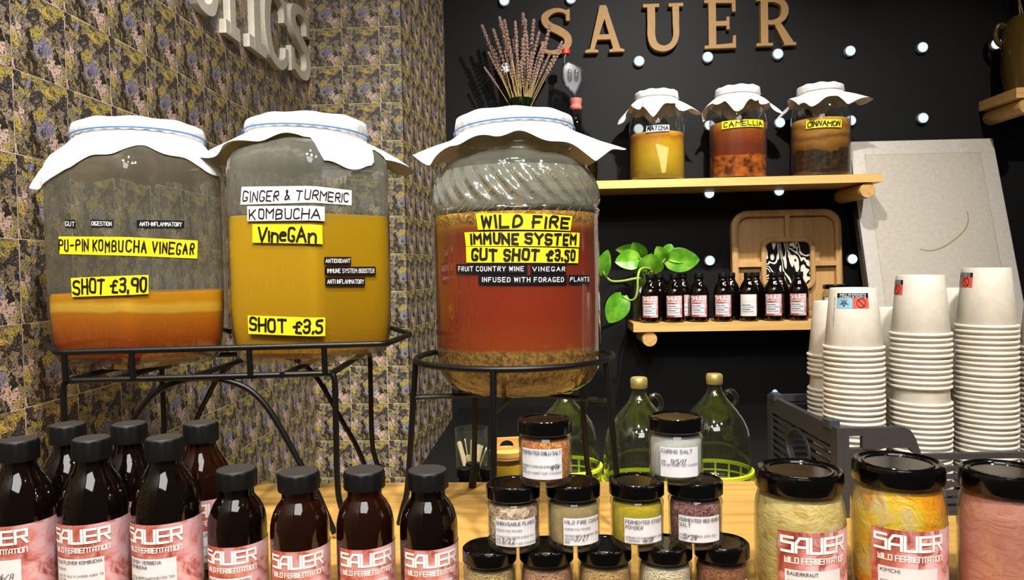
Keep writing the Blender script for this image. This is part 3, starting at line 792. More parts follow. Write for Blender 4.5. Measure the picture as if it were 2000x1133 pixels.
LINES = {'ELDERFLOWER': 1}
def sauer_label(parent, ring, s0, s1, zt, zb, ts, tw, title, lines, light=False, hand=None, seed=1, wrap=True):
    """pink blossom label: logo, strap line, white panel with small print"""
    pt = Patch(ring, [(s0, zb), (s1, zb), (s1, zt), (s0, zt)])
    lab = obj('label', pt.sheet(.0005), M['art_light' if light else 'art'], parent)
    H = zt-zb; k = tw/.064
    f = pt.fn(.0010); x0 = ts-s0
    mb = MB(); write(mb, 'SAUER', f, x0, H-.0195*k, x0+tw, H-.0055*k, .0026*k, LOGO, False, 0, .003, 1.8); obj('logo_lettering', mb, M['ink_white'], lab)
    mb = MB(); write(mb, 'WILD FERMENTATION', f, x0+.003*k, H-.0302*k, x0+tw, H-.0250*k, .0009*k, LOGO, False, 0, .003, 2.2); obj('strap_lettering', mb, M['ink_white'], lab)
    px0 = ts+.003*k; pw = tw*.86; pz1 = zt-.037*k; pz0 = max(zb+.008, pz1-.046*k)
    pp = Patch(ring, [(px0, pz0), (px0+pw, pz0), (px0+pw, pz1), (px0, pz1)])
    pn = obj('info_panel', pp.sheet(.0010), M['paper'], lab)
    return lab, pp
def panel_text(parent, pp, title, lines, hand=None, seed=1, th=.0032, lh=.0021):
    mb = MB(); f = pp.fn(.0015); W, Hh = pp.W, pp.H; y = Hh-th*1.6
    for tl in title:
        wd = min(W*.92, len(tl)*th*.88); write(mb, tl, f, W*.04, y, W*.04+wd, y+th, th*.17, G, True, 0, .004, 2.4); y -= th*1.7
    y -= lh*.6
    for ln in lines:
        if y < .001: break
        wd = min(W*.93, len(ln)*lh*.86); write(mb, ln, f, W*.04, y, W*.04+wd, y+lh, lh*.15, G, True, 0, .004, 2.4); y -= lh*1.75
    obj('printed_text', mb, M['ink_soft'], parent)
    if hand:
        mb = MB(); write(mb, hand[0], f, W*hand[1], Hh*hand[2], W*hand[3], Hh*hand[4], .00055, G, True, .4, .004, 2.6, seed, .25); obj('handwritten_date', mb, M['ink'], parent)
def amber_bottle(px, py, d, big, label, group, title, lines, s_off, red=False, light=False, hand=None, seed=1, fullw=True):
    H = .183 if big else .143
    p = P(px, py, d); x, y = p.x, p.y; rz = facing(x, y)
    t = thing('amber_bottle', label, 'bottle', (x, y, CT), rz, group)
    pr_ = bottle_profile(big); r = .0355 if big else .0315
    obj('glass_body', MB().lathe(pr_, 64), M['amber_red' if red else 'amber_dark'], t)
    lv = .118 if big else .095
    inner = [(max(0, a-.0025), z+.003) for a, z in pr_ if z < lv]+[(max(0, (.031 if big else .0275)), lv)]
    obj('kombucha', MB().lathe(inner, 40), M['kombucha_red' if red else 'kombucha_dark'], t)
    c = obj('screw_cap', cap_mb(.0198 if big else .0222, H-(.0225 if big else .0195), H), M['cap'], t, True, 25)
    obj('cap_top', MB().lathe([(0, H), ((.0198 if big else .0222)*.93, H), ((.0198 if big else .0222)*.90, H+.0006), (0, H+.0006)], 48), M['cap_top'], c)
    ring = Ring(lambda a: r, (x, y, CT), rz)
    zt = .098 if big else .066; zb = .018 if big else .010
    tw = .062 if big else .058
    lab, pp = sauer_label(t, ring, s_off-.004, s_off-.004+r*2*PI*.86, zt, zb, s_off, tw, title, lines, light)
    panel_text(lab, pp, title, lines, hand, seed)
    if big:
        mb = MB(); pt = Patch(ring, [(s_off, zb), (s_off+.1, zb), (s_off+.1, zt), (s_off, zt)])
        write(mb, 'MADE BY MY DAUGHTER', pt.fn(.001), .002, .0018, .096, .0058, .0008, LOGO, False, 0, .004, 2.2); obj('edge_lettering', mb, M['ink'], lab)
    return t
GB = 'large amber kombucha bottles at the left end of the counter'
GS = 'small amber kombucha bottles along the front of the counter'
K1 = ['VINEGAR', '', 'MADE OF WILD FLOWERS AGED TO', 'VINEGAR', 'BBE', 'ENGLISH MARKET UNIT 3 SAUER.IE']
amber_bottle(132, 831, .891, True, 'large amber bottle in the back row, cap against the left leg of the wire stand', GB, ['WILD FLOWER KOMBUCHA'], K1, -.045)
amber_bottle(252, 830, .888, True, 'large amber bottle in the middle of the back row, below the left hexagonal jar', GB, ['LEMON VERBENA'], K1, -.045)
amber_bottle(392, 829, .886, True, 'large amber bottle in the back row behind the blueberry and saffron one, label corner showing', GB, ['WILD FLOWER KOMBUCHA'], K1, -.020, red=True)
amber_bottle(36, 861, .812, True, 'large amber bottle cut off by the left edge of the view', GB, ['ELDERFLOWER'], ['VINEGAR', '', 'ELDERFLOWER KOMBUCHA'], -.058, hand=('24/8', .5, .42, .85, .6))
amber_bottle(179, 860, .812, True, 'large amber bottle in the front row labelled wild flower kombucha', GB, ['WILD FLOWER KOMBUCHA'], K1, -.0485, hand=('10/8', .2, .12, .5, .3), seed=4)
amber_bottle(321, 858, .808, True, 'large amber bottle in the front row labelled lemon verbena', GB, ['LEMON VERBENA', 'KOMBUCHA'], ['', 'LEMON VERBENA FERMENTED TEA', 'BBE', 'ENGLISH MARKET UNIT 3 SAUER.IE'], -.0485, hand=('12/8', .15, .25, .5, .42), seed=5)
amber_bottle(461, 921, .822, False, 'small amber bottle labelled blueberry and saffron, nearest the large bottles', GS, ['BLUEBERRY & SAFFRON'], ['KOMBUCHA VINEGAR', '', 'BLUEBERRIES AND SAFFRON'], -.0400)
amber_bottle(583, 925, .806, False, 'small reddish amber bottle with a handwritten date on its label', GS, ['MADE WITH FLOWERS'], ['AGED TO VINEGAR', 'ENGLISH MARKET UNIT 3'], -.0340, True, hand=('5/28', .45, .42, .85, .62), seed=8)
amber_bottle(711, 921, .808, False, 'small reddish amber bottle labelled wild flower kombucha vinegar', GS, ['WILD FLOWER KOMBUCHA', 'VINEGAR'], ['ALIVE'], -.0290, True)
amber_bottle(835, 921, .803, False, 'small dark amber bottle labelled blueberry and saffron beside the stacked spice jars', GS, ['BLUEBERRY & SAFFRON'], ['KOMBUCHA VINEGAR'], -.0270)

# ------------------------------------------------------------------ spice jars in two little pyramids
JH = .0672; JR_ = .0282
def lid_mb(r, z0, z1, ridge=True):
    return MB().lathe([(r*.955, z0), (r, z0+.0012), (r, z1-.0035), (r*.985, z1-.0012), (r*.93, z1), (r*.86, z1-.0004), (r*.82, z1-.0016), (r*.72, z1-.0018), (r*.70, z1-.0010), (r*.1, z1-.0010)], 64, cap0=True)
GJ = 'small black lidded spice jars in the two stacks'
def spice_jar(px, py, tier, label, cols, level, title, lines, hand=None, s0=-.030, s1=.018, zt=.036, zb=.0095, lab=True, gsc=420, seed=1, mixed=None):
    zlid = -HC+JH*tier
    r = ray(px, py); d = zlid/r.z*r.y     # lid top at this pixel, tier height known
    p = P(px, py, .7786); x, y = p.x, p.y
    rz = facing(x, y)
    t = thing('spice_jar', label, 'jar', (x, y, CT+JH*(tier-1)+.0002*tier), rz, GJ)
    g = [(0, .004), (.0225, .0025), (.0255, 0), (.0272, .002), (.0280, .006), (.0272, .0085), (.0276, .010), (.0279, .030), (.0279, .041), (.0283, .043), (.0283, .0455), (.0276, .0475), (.0262, .0495), (.0254, .0515), (.0254, .0600)]
    obj('glass_body', MB().lathe(g, 56, cap1=False), M['glass'], t)
    c = [(0, .0055), (.0225, .0055), (.0252, .008), (.0258, .013), (.0262, .040), (.0250, .046), (.0238, .050)]
    c = [q for q in c if q[1] < level]+[(.0236, level), (.012, level+.0015), (0, level+.001)]
    obj('contents', MB().lathe(c, 56), speckle('spice_fill_%d_%d' % (px, tier), cols, gsc, .85, .7, mixed), t)
    ld = obj('lid', lid_mb(.0288, .0525, JH-.0002), M['lid'], t)
    if lab:
        ring = Ring(lambda a: .0281, (x, y, 0), rz)
        pp = Patch(ring, [(s0, zb), (s1, zb), (s1, zt), (s0, zt)])
        lb = obj('label', pp.sheet(.0006), M['paper'], t)
        panel_text(lb, pp, title, lines, hand, seed, .0032, .0019)
    return t
EM = 'ENGLISH MARKET UNIT 3 SAUER.IE'
spice_jar(1064, 817, 3, 'spice jar of orange chilli salt on top of the left stack', [(196, 86, 28), (238, 140, 62), (246, 172, 92), (220, 98, 36), (250, 200, 136)], .0475, ['FERMENTED CHILLI SALT'], ['', '', 'INGREDIENTS FERMENTED PEPPERS SEA SALT', 'BBE', EM], ('4/24', .72, .34, .9, .5), -.0275, .0175, .0405, .0095, seed=21)
spice_jar(1319, 815, 3, 'spice jar of white curing salt on top of the right stack', [(246, 243, 238), (252, 250, 247), (240, 235, 228)], .0485, ['CURING SALT'], ['', 'BBE', EM], ('11/5/27', .26, .48, .62, .62), -.016, .0245, .0395, .009, gsc=700, seed=22)
spice_jar(1002, 942, 2, 'spice jar of onion and garlic flakes, second tier, left', [(166, 128, 118), (206, 172, 150), (232, 210, 184), (142, 98, 92), (216, 190, 160)], .0480, ['ONION/GARLIC FLAKES'], ['FERMENTED POWDER', '', 'FERMENTED ONIONS GARLIC SALT', 'BBE', EM], ('3/22', .16, .16, .45, .32), -.0200, .0245, .0360, .0085, gsc=160, seed=23)
spice_jar(1119, 942, 2, 'spice jar of beige wild fire cider powder under the chilli salt', [(212, 182, 128), (224, 198, 148), (200, 168, 112)], .0470, ['WILD FIRE CIDER'], ['FERMENTED POWDER', '', 'POWDER FROM WILD FIRE CIDER', 'SPICES', 'BBE', EM], ('3/27', .28, .18, .6, .36), -.0105, .0300, .0365, .0085, gsc=700, seed=24)
spice_jar(1243, 942, 2, 'spice jar of bright yellow fermented stock powder', [(224, 192, 8), (236, 208, 24), (212, 176, 4), (240, 220, 60)], .0475, ['FERMENTED STOCK', 'POWDER'], ['', 'INGREDIENTS GARLIC CELERY ONION', 'TURMERIC CHILLI', 'BBE', EM], ('4/28', .45, .08, .68, .24), -.0130, .0290, .0350, .0090, gsc=600, seed=25)
spice_jar(1357, 942, 2, 'spice jar of purplish red onion salt under the curing salt', [(128, 66, 72), (176, 120, 120), (196, 150, 144), (112, 50, 62)], .0480, ['FERMENTED RED ONION', 'SALT'], ['', 'FERMENTED RED ONION SEA', 'SALT', 'BBE', EM], ('5/28', .12, .12, .4, .3), -.0175, .0275, .0355, .0090, gsc=420, seed=26)
for px, cols, lb in ((956, [(176, 152, 100), (200, 178, 124), (156, 130, 84)], 'lowest tier spice jar of olive beige powder, beside the last small bottle'),
                     (1067, [(172, 126, 100), (196, 150, 122), (150, 104, 84)], 'lowest tier spice jar of pinkish brown powder, below the onion flakes and cider powder'),
                     (1180, [(186, 148, 96), (206, 172, 120), (166, 126, 78)], 'lowest tier spice jar of tan powder, between the two stacks'),
                     (1298, [(222, 210, 186), (236, 226, 204), (206, 190, 164)], 'lowest tier spice jar of off-white flakes, below the stock powder and onion salt'),
                     (1409, [(134, 78, 48), (160, 100, 66), (112, 62, 38)], 'lowest tier spice jar of red brown powder, beside the sauerkraut')):
    spice_jar(px, 1068, 1, lb, cols, .047, ['FERMENTED POWDER'], ['', EM], None, -.012, .030, .0345, .009, gsc=300)

# ------------------------------------------------------------------ large preserve jars on the right
def shredded(name, cols, sc_, stretch=3.0):
    t = NT(name); o = t.obj()
    n0 = t.noise(22, o, 2)
    vec = t.mix(.035, o, n0.outputs['Color'], 'ADD')
    mp = t.node('ShaderNodeMapping', {'Vector': vec, 'Scale': (sc_, sc_, sc_*stretch), 'Rotation': (.5, .3, .2)}).outputs[0]
    n1 = t.noise(1.0, mp, 4, .6, 1.6)
    c = t.ramp(n1.outputs[0], [(.25+.5*i/(len(cols)-1), lin(cc)) for i, cc in enumerate(cols)])
    t.bsdf(c, .35, Normal=t.bump(n1.outputs[0], .35, .004)); return t.m
def chunky(name, cols, sc_):
    t = NT(name); o = t.obj()
    n0 = t.noise(30, o, 3); vec = t.mix(.03, o, n0.outputs['Color'], 'ADD')
    v = t.node('ShaderNodeTexVoronoi', {'Vector': vec, 'Scale': sc_}, feature='SMOOTH_F1'); 
    n1 = t.noise(sc_*1.4, vec, 4, .6, 1.2)
    h = t.math('ADD', t.math('MULTIPLY', t.node('ShaderNodeSeparateColor', {'Color': v.outputs['Color']}).outputs[0], .6), t.math('MULTIPLY', n1.outputs[0], .45))
    c = t.ramp(h, [(.18+.62*i/(len(cols)-1), lin(cc)) for i, cc in enumerate(cols)])
    t.bsdf(c, .3, Normal=t.bump(n1.outputs[0], .6, .006)); return t.m
GP = 'large black lidded preserve jars at the right'
def preserve(px, py, d, r, H, label, mat, s_off, title, lines, lab=True, hand=None, zlab=.055):
    p = P(px, py, d); x, y = p.x, p.y; rz = facing(x, y)
    t = thing('preserve_jar', label, 'jar', (x, y, CT), rz, GP)
    k = r
    g = [(0, .005), (k*.84, .003), (k*.92, 0), (k*.975, .004), (k, .012), (k*1.0, H*.60), (k*1.0, H-.048), (k*.985, H-.040), (k*.955, H-.033), (k*.92, H-.028), (k*.90, H-.024), (k*.90, H-.012)]
    obj('glass_body', MB().lathe(g, 80, cap1=False), M['glass'], t)
    c = [(0, .008), (k*.86, .008), (k*.93, .014), (k*.955, .03), (k*.955, H-.05), (k*.93, H-.040), (k*.89, H-.031), (k*.86, H-.026), (k*.80, H-.022), (0, H-.02)]
    obj('contents', MB().lathe(c, 80), mat, t)
    L = k*.975
    obj('lid', MB().lathe([(L*.955, H-.0205), (L*.985, H-.0205), (L, H-.0185), (L*.995, H-.0065), (L*.985, H-.0035), (L*.955, H-.0008), (L*.91, H), (L*.87, H-.0012), (L*.84, H-.0028), (L*.78, H-.003), (L*.755, H-.0012), (L*.72, H-.001), (L*.70, H-.0026), (L*.05, H-.0028)], 96), M['lid'], t)
    if lab:
        ring = Ring(lambda a: k, (x, y, CT), rz)
        zt = H-zlab; lb, pp = sauer_label(t, ring, s_off-.004, s_off+.105, zt, .006, s_off, .068, title, lines)
        panel_text(lb, pp, title, lines, hand, 3, .0034, .0022)
    return t
M['kraut'] = shredded('shredded_sauerkraut', [(168, 132, 58), (214, 182, 104), (232, 208, 140), (240, 222, 168)], 60)
M['kimchi'] = chunky('golden_kimchi', [(206, 100, 4), (236, 136, 8), (244, 172, 14), (240, 204, 60), (228, 200, 140), (220, 146, 30)], 30)
M['pink'] = shredded('pink_kraut', [(190, 108, 96), (206, 132, 116), (214, 148, 132), (198, 118, 104)], 40, 2)
preserve(1560, 919, .80, .0470, .138, 'black lidded jar of pale shredded sauerkraut with the pink label', M['kraut'], -.0175, ['SAUERKRAUT'], ['ALIVE & REAL', '', 'CABBAGE APPLE GARLIC GINGER SEA SALT', 'KEEP REFRIGERATED'])
preserve(1753, 901, .805, .0478, .143, 'black lidded jar of orange kimchi in the middle of the three preserves', M['kimchi'], -.0220, ['KIMCHI'], ['', 'INGREDIENTS CABBAGE CARROTS GINGER', 'ONIONS CHILLI GARLIC', 'KEEP REFRIGERATED BBE'], hand=('11/26', .6, .1, .9, .26), zlab=.062)
preserve(1962, 924, .775, .0440, .140, 'black lidded jar of plain pink kraut at the right edge of the view', M['pink'], 0, [], [], False)

# ------------------------------------------------------------------ crate and paper cups
cr = thing('plastic_crate', 'charcoal slatted plastic crate holding the paper cups', 'crate', (.452, 1.035, CT), 0)
CW, CD, CHt = .42, .285, .127
# left side panel: frame, slats and an oval hand hole
def left_panel():
    mb = MB(); T = .010
    mb.box(0, T, 0, CD, CHt-.028, CHt); mb.box(0, T, 0, CD, 0, .012); mb.box(0, T, 0, .022, .012, CHt-.028); mb.box(0, T, CD-.022, CD, .012, CHt-.028)
    cy, cz, ay, az = CD*.52, .062, .052, .034
    n = 40; ring = []
    for k, (s_, x) in enumerate(((1, 0), (1, T), (.86, T), (.86, 0))):
        ring.append([(x, cy+ay*s_*math.cos(2*PI*i/n), cz+az*s_*math.sin(2*PI*i/n)) for i in range(n)])
    ring.append(ring[0]); mb.loft(ring, False, False)
    for i in range(7):
        z = .018+i*.0118
        h = 1-((z+.0025-cz)/az)**2
        hw = ay*.93*math.sqrt(h) if h > 0 else 0
        for a, b in ((.02, cy-hw), (cy+hw, CD-.02)):
            mb.box(.001, T-.002, a, b, z, z+.0055)
    return mb
obj('side_panel', left_panel(), M['crate'], cr, False)
mb = MB(); mb.box(CW-.01, CW, 0, CD, 0, CHt); obj('side_panel', mb, M['crate'], cr, False)
def front_panel(y0, y1, low):
    mb = MB()
    mb.box(.0102, .036, y0, y1, 0, .034); mb.box(.0102, .024, y0, y1, .034, .044); mb.box(.0102, .036, y0, y1, .044, .082); mb.box(.0102, .024, y0, y1, .082, .092); mb.box(.0102, .036, y0, y1, .092, .098); mb.box(.0102, .017, y0, y1, .098, .116); mb.box(.0102, .036, y0, y1, .116, CHt)
    if low:
        top = [(.036, .098), (.101, .098), (.108, .090), (.118, .090), (.110, .112), (.103, .123), (.094, CHt), (.036, CHt)]
        mb.prism(top, lambda x, z, d: (x, d, z), y0, y1)
        zt = .092
    else:
        mb.box(.036, CW-.0102, y0, y1, CHt-.012, CHt); zt = CHt-.012
    mb.box(.036, CW-.0102, y0, y1, zt-.012 if low else zt-.006, zt-.004)
    k = int((zt-.02)/.0115)
    for i in range(k):
        z = .006+i*.0115; mb.box(.036, CW-.0102, y0+.001, y1-.001, z, z+.006)
    mb.box(CW-.036, CW-.0102, y0, y1, 0, zt)
    return mb
obj('front_panel', front_panel(0, .009, True), M['crate'], cr, False)
obj('back_panel', front_panel(CD-.009, CD, False), M['crate'], cr, False)
obj('base', MB().box(.002, CW-.002, .002, CD-.002, 0, .006), M['crate'], cr, False)
for yy in (.03, CD-.032):
    obj('clip', MB().box(-.003, .012, yy-.012, yy+.012, CHt-.004, CHt+.007), M['crate_clip'], cr, False)
obj('peg', MB().lathe([(.005, CHt), (.005, CHt+.006), (.002, CHt+.009), (0, CHt+.009)], 16, (.012, CD-.006)), plain('pale_blue_peg', (150, 190, 214), .4), cr)

RC, HCUP, PITCHC = .0435, .0905, .0079
def cup_mb():
    n = 48; pr_ = [(RC-.004, .0012)]
    for i in range(9):
        a = -PI*.75+i*PI*1.5/8
        pr_.append((RC-.0026+.0026*math.cos(a), .0026+.0026*math.sin(a)))
    pr_ += [(RC-.0034, .0058), (.0325, HCUP-.0012), (.0318, HCUP), (.0308, HCUP), (.0304, HCUP-.008), (0, HCUP-.008)]
    mb = MB(); mb.loft([[(r*math.cos(2*PI*j/n), r*math.sin(2*PI*j/n), z) for j in range(n)] for r, z in pr_], False, True)
    return mb
cup_mesh = mesh_of('paper_cup', cup_mb(), M['cup'], True, 50)
def cone_fn(a0, zc, off, rot180=True):
    """x to the right, y up on the wall of an upturned cup"""
    def f(x, y):
        z = zc+y; q = (z-.0058)/(HCUP-.007); r = (RC-.0034)+(.0325-RC+.0034)*q+off
        a = a0+x/.036; return (r*math.sin(a), -r*math.cos(a), z)
    return f
def cup_print(parent, a0):
    zc = .062
    f = cone_fn(a0, zc, .0004); f2 = cone_fn(a0, zc, .0008); f3 = cone_fn(a0, zc, .0011)
    def sheet(x0, x1, y0, y1, fn):
        mb = MB(); mb.grid(lambda u, v: fn(x0+u*(x1-x0), y0+v*(y1-y0)), 8, 2); mb.sheet = True; return mb
    pn = obj('plastic_notice', sheet(-.0235, .0235, .0145, .0215, f), M['tape_black'], parent)
    obj('blue_square', sheet(-.0235, 0, -.0005, .0145, f), plain('notice_blue', (128, 184, 214), .5), pn)
    obj('red_square', sheet(0, .0235, -.0005, .0145, f), plain('notice_red', (228, 88, 66), .5), pn)
    mb = MB()
    for k, tx in enumerate(('PLASTIC IN PRODUCT', 'PLAISTEACH SA TAIRGE')):
        yy = .0178-.0032*(1-k)+.0002
        fl = lambda x, y, yy=yy: f2(-x, 2*yy+.0024-y)     # printed the right way up for an upright cup
        write(mb, tx, fl, -.019, yy, .019, yy+.0022, .00035, G, True, 0, .004)
    obj('notice_lettering', mb, M['ink_white'], pn)
    mb = MB(); n = 24
    c = (.012, .0072)
    ribbon(mb, [(c[0]+.0062*math.cos(2*PI*i/n), c[1]+.0062*math.sin(2*PI*i/n)) for i in range(n+1)], .0010, f2, .004)
    ribbon(mb, [(c[0]-.0044, c[1]+.0044), (c[0]+.0044, c[1]-.0044)], .0010, f3, .004)
    c = (-.0118, .0062)
    ribbon(mb, [(c[0]-.006, c[1]-.001), (c[0]-.002, c[1]+.001), (c[0]+.002, c[1]+.001), (c[0]+.006, c[1]-.001)], .0009, f2, .004)
    ribbon(mb, [(c[0]-.003, c[1]+.0015), (c[0], c[1]-.0035), (c[0]+.003, c[1]+.0015)], .0012, f2, .004)
    ribbon(mb, [(c[0]-.004, c[1]+.005), (c[0]-.002, c[1]+.003), (c[0]+.002, c[1]+.003), (c[0]+.004, c[1]+.005)], .0009, f2, .004)
    ribbon(mb, [(c[0], c[1]+.003), (c[0], c[1]+.0065)], .0009, f2, .004)
    mb.sheet = True; obj('notice_pictograms', mb, plain('notice_dark', (52, 24, 40), .5), pn)
    mb = MB(); fs = cone_fn(a0-.75, .0, .0005)
    mb2 = MB(); write(mb2, 'RECYCLABLE PAPER CUP', lambda x, y: fs(-y, .078-x), 0, 0, .045, .0014, .0003, G, True, 0, .004); mb2.sheet = True
    obj('seam_print', mb2, M['ink_soft'], parent)
ORD = 'top second third fourth fifth sixth seventh eighth ninth tenth eleventh twelfth thirteenth fourteenth fifteenth sixteenth seventeenth eighteenth nineteenth twentieth twenty-first twenty-second twenty-third twenty-fourth twenty-fifth twenty-sixth twenty-seventh twenty-eighth twenty-ninth thirtieth thirty-first thirty-second'.split()
def stack(px, py_top, d, where, group, gap=None, prints=None, zrot=0, minz=None):
    p = P(px, py_top, d); ztop = p.z; zb = CT+.006
    z = ztop-HCUP; k = 0; rg_ = random.Random(px)
    zs = []
    while z > zb-.001 and k < 32:
        zs.append(z); k += 1
        z -= PITCHC
        if gap and k == gap: z -= .017
    dz = zs[-1]-zb if zs else 0
    rz = facing(p.x, p.y)
    for k, z in enumerate(zs):
        o = bpy.data.objects.new('paper_cup', cup_mesh); COL.objects.link(o)
        o.location = (p.x+rg_.uniform(-.0006, .0006), p.y+rg_.uniform(-.0006, .0006), z if k < len(zs)-1 else z)
        o.rotation_euler = (0, 0, rz+rg_.uniform(-.2, .2)*(k > 0))
        pos = 'topmost' if k == 0 else ORD[k]+' from the top'
        tag(o, 'white paper cup, %s of %s' % (pos, where), 'cup', group)
        if k == 0 and prints is not None: cup_print(o, prints)
    # settle the pile on the crate floor
    if zs and dz > 0:
        for k in range(int(dz/PITCHC)): pass
stack(1666, 562, 1.108, "the front stack at the crate corner", 'cups in the front left stack', None, -.02)
stack(1797, 537, 1.122, 'the middle front stack', 'cups in the middle front stack', 11, -1.38)
stack(1926, 523, 1.134, 'the tallest front stack', 'cups in the tallest front stack', None, -1.18)
stack(2052, 566, 1.134, 'the stack at the right edge', 'cups in the right edge stack')
stack(1630, 588, 1.222, 'the leftmost back stack', 'cups in the back left stack', 5)
stack(1742, 601, 1.226, 'the second back stack', 'cups in the second back stack', 5)
stack(1862, 563, 1.230, 'the third back stack', 'cups in the third back stack', 6)

# ------------------------------------------------------------------ shelves on the black wall
def wall_thing(name, label, cat, group=None):
    return thing(name, label, cat, (0, YB, 0), -TH, group)
def shelf(name_label, xl, xr, z1, th, off, dowels, left=0):
    t = wall_thing('wall_shelf', name_label, 'shelf')
    obj('board', MB().box(xl, xr, -off, -.002, z1-th, z1), M['pine'], t, False)
    for x in dowels:
        mb = MB(); n = 32; r = .030
        mb.loft([[(x+r*k*math.cos(2*PI*i/n), y, z1-th-.0302+r*k*math.sin(2*PI*i/n)) for i in range(n)] for y, k in ((-.002, 1), (-off+.012, 1), (-off+.008, .94))])
        obj('dowel_bracket', mb, M['pine_end'], t)
    return t
pU = wl(WP(1724, 337, .27)); pU2 = wl(WP(1724, 357, .27)); zU = pU.z-.004; thU = pU.z-pU2.z
shelf('upper pine shelf carrying three cloth covered ferments', wl(WP(925, 350, .27)).x, pU.x, zU, thU*.80, .27, (wl(WP(1695, 367, .262)).x, wl(WP(1010, 380, .262)).x))
pL = wl(WP(1237, 632, .22)); pL2 = wl(WP(1237, 649, .22)); zL = pL.z; thL = pL.z-pL2.z
shelf('lower pine shelf with a row of small amber bottles and a plant', pL.x, wl(WP(1690, 632, .22)).x, zL, thL, .22, (wl(WP(1269, 660, .21)).x, wl(WP(1640, 660, .21)).x))
pR = wl(WP(1985, 171, .25)); pR2 = wl(WP(1985, 191, .25)); zR = pR.z
shelf('short pine shelf at the top right corner with an olive crock', pR.x, pR.x+.45, zR, pR.z-pR2.z, .25, (pR.x+.045, pR.x+.40))
SH = (zU, zL, zR)

def on_wall(px, py, off, z=None):
    p = WP(px, py, off)
    return (p.x, p.y, p.z if z is None else z)
# three cloth covered ferments
M['ferm_green'] = layered('matcha_ferment', [(0, (120, 100, 14)), (.2, (150, 120, 12)), (.5, (186, 146, 20)), (.8, (186, 136, 14)), (.9, (160, 98, 4)), (1, (206, 150, 50))], 0, .19, .05, 14, .25)
M['ferm_amber'] = layered('camellia_ferment', [(0, (150, 70, 6)), (.2, (110, 40, 2)), (.6, (104, 36, 2)), (.85, (140, 64, 4)), (1, (206, 128, 40))], 0, .215, .03, 16, .25, (34, .42, (84, 28, 2), (190, 100, 20)))
M['ferm_brown'] = layered('dark_layered_ferment', [(0, (34, 22, 10)), (.3, (46, 28, 10)), (.5, (120, 74, 10)), (.62, (156, 106, 34)), (.70, (116, 68, 10)), (.8, (176, 122, 46)), (.9, (156, 92, 14)), (1, (216, 158, 76))], 0, .22, .06, 12, .3, (70, .45, (20, 14, 8), (70, 44, 16)))
def ferment(px, py, rpx, hpx, lev_px, liq, label, ca, seed, tape_px, tmat, text, dm, dc):
    x, y, z = on_wall(px, py, .15, zU); d = y; k = d/F; th = math.atan2(x, y)
    r = rpx*k*math.cos(th); H = hpx*k
    t = thing('ferment_jar', label, 'jar', (x, y, zU), facing(x, y), 'cloth covered ferments on the upper shelf')
    g = [(0, .004), (r*.86, .003), (r*.92, 0), (r*.98, .006), (r, .016), (r, H*.62), (r*.985, H*.70), (r*.94, H*.765), (r*.86, H*.82), (r*.77, H*.855), (r*.74, H*.875), (r*.74, H*.985)]
    obj('glass_body', MB().lathe(g, 64, cap1=False), M['glass'], t)
    L = lev_px*k
    obj('ferment', MB().lathe([(0, .008), (r*.9, .008), (r*.955, .018), (r*.965, .03), (r*.965, L-.003), (r*.94, L)], 64), liq, t)
    cloth(t, r*.75, H, .030, r*1.42, ca, dm, dc, seed, 'band_white', .004, amp=1.6, ymax=.12, rmin=prof_rmin(g))
    ring = Ring(lambda a: r, (x, y, zU), facing(x, y))
    tape(t, pix_patch(ring, *tape_px), tmat, text, 'ink', .0042, .5, (.06, .2, .06, .2), seed)
    return t
M['liner'] = M['cloth']
f1 = ferment(1284, 346, 54, 174, 92, M['ferm_green'], 'cloth covered jar of greenish matcha ferment with a white tape label', R(40), 41, (1262, 259, 1307, 256, 1307, 244, 1263, 246), 'tape_white', 'MATCHA', R(52), R(38))
f2 = ferment(1442, 343, 56, 178, 108, M['ferm_amber'], 'cloth covered jar of dark amber camellia ferment with yellow tape', R(52), 42, (1410, 253, 1491, 249, 1490, 235, 1410, 238), 'tape_yellow', 'CAMELLIA', R(50), R(46))
f3 = ferment(1603, 337, 59, 178, 110, M['ferm_brown'], 'cloth covered jar of dark brown layered ferment nearest the poster', R(35), 43, (1574, 252, 1643, 249, 1644, 234, 1575, 236), 'tape_yellow', 'CINNAMON', R(46), R(34))
mb = MB()
def bag(k_):
    def f(u, v):
        sx = (-.006+.052*u)*(1-v)+(.018+.014*u)*v; z_ = (.142-.018*u)*(1-v)+(.024+.004*u)*v
        r_ = .1074+k_*math.sin(PI*u)*math.sin(PI*min(1, v*.9+.05)); return (r_*math.sin(sx/.107), -r_*math.cos(sx/.107), z_)
    return f
mb.grid(bag(.0014), 10, 10); mb.grid(bag(-.0004), 10, 10)
obj('tea_bag', mb, plain('pale_tea_bag', (200, 182, 104), .6), f1)
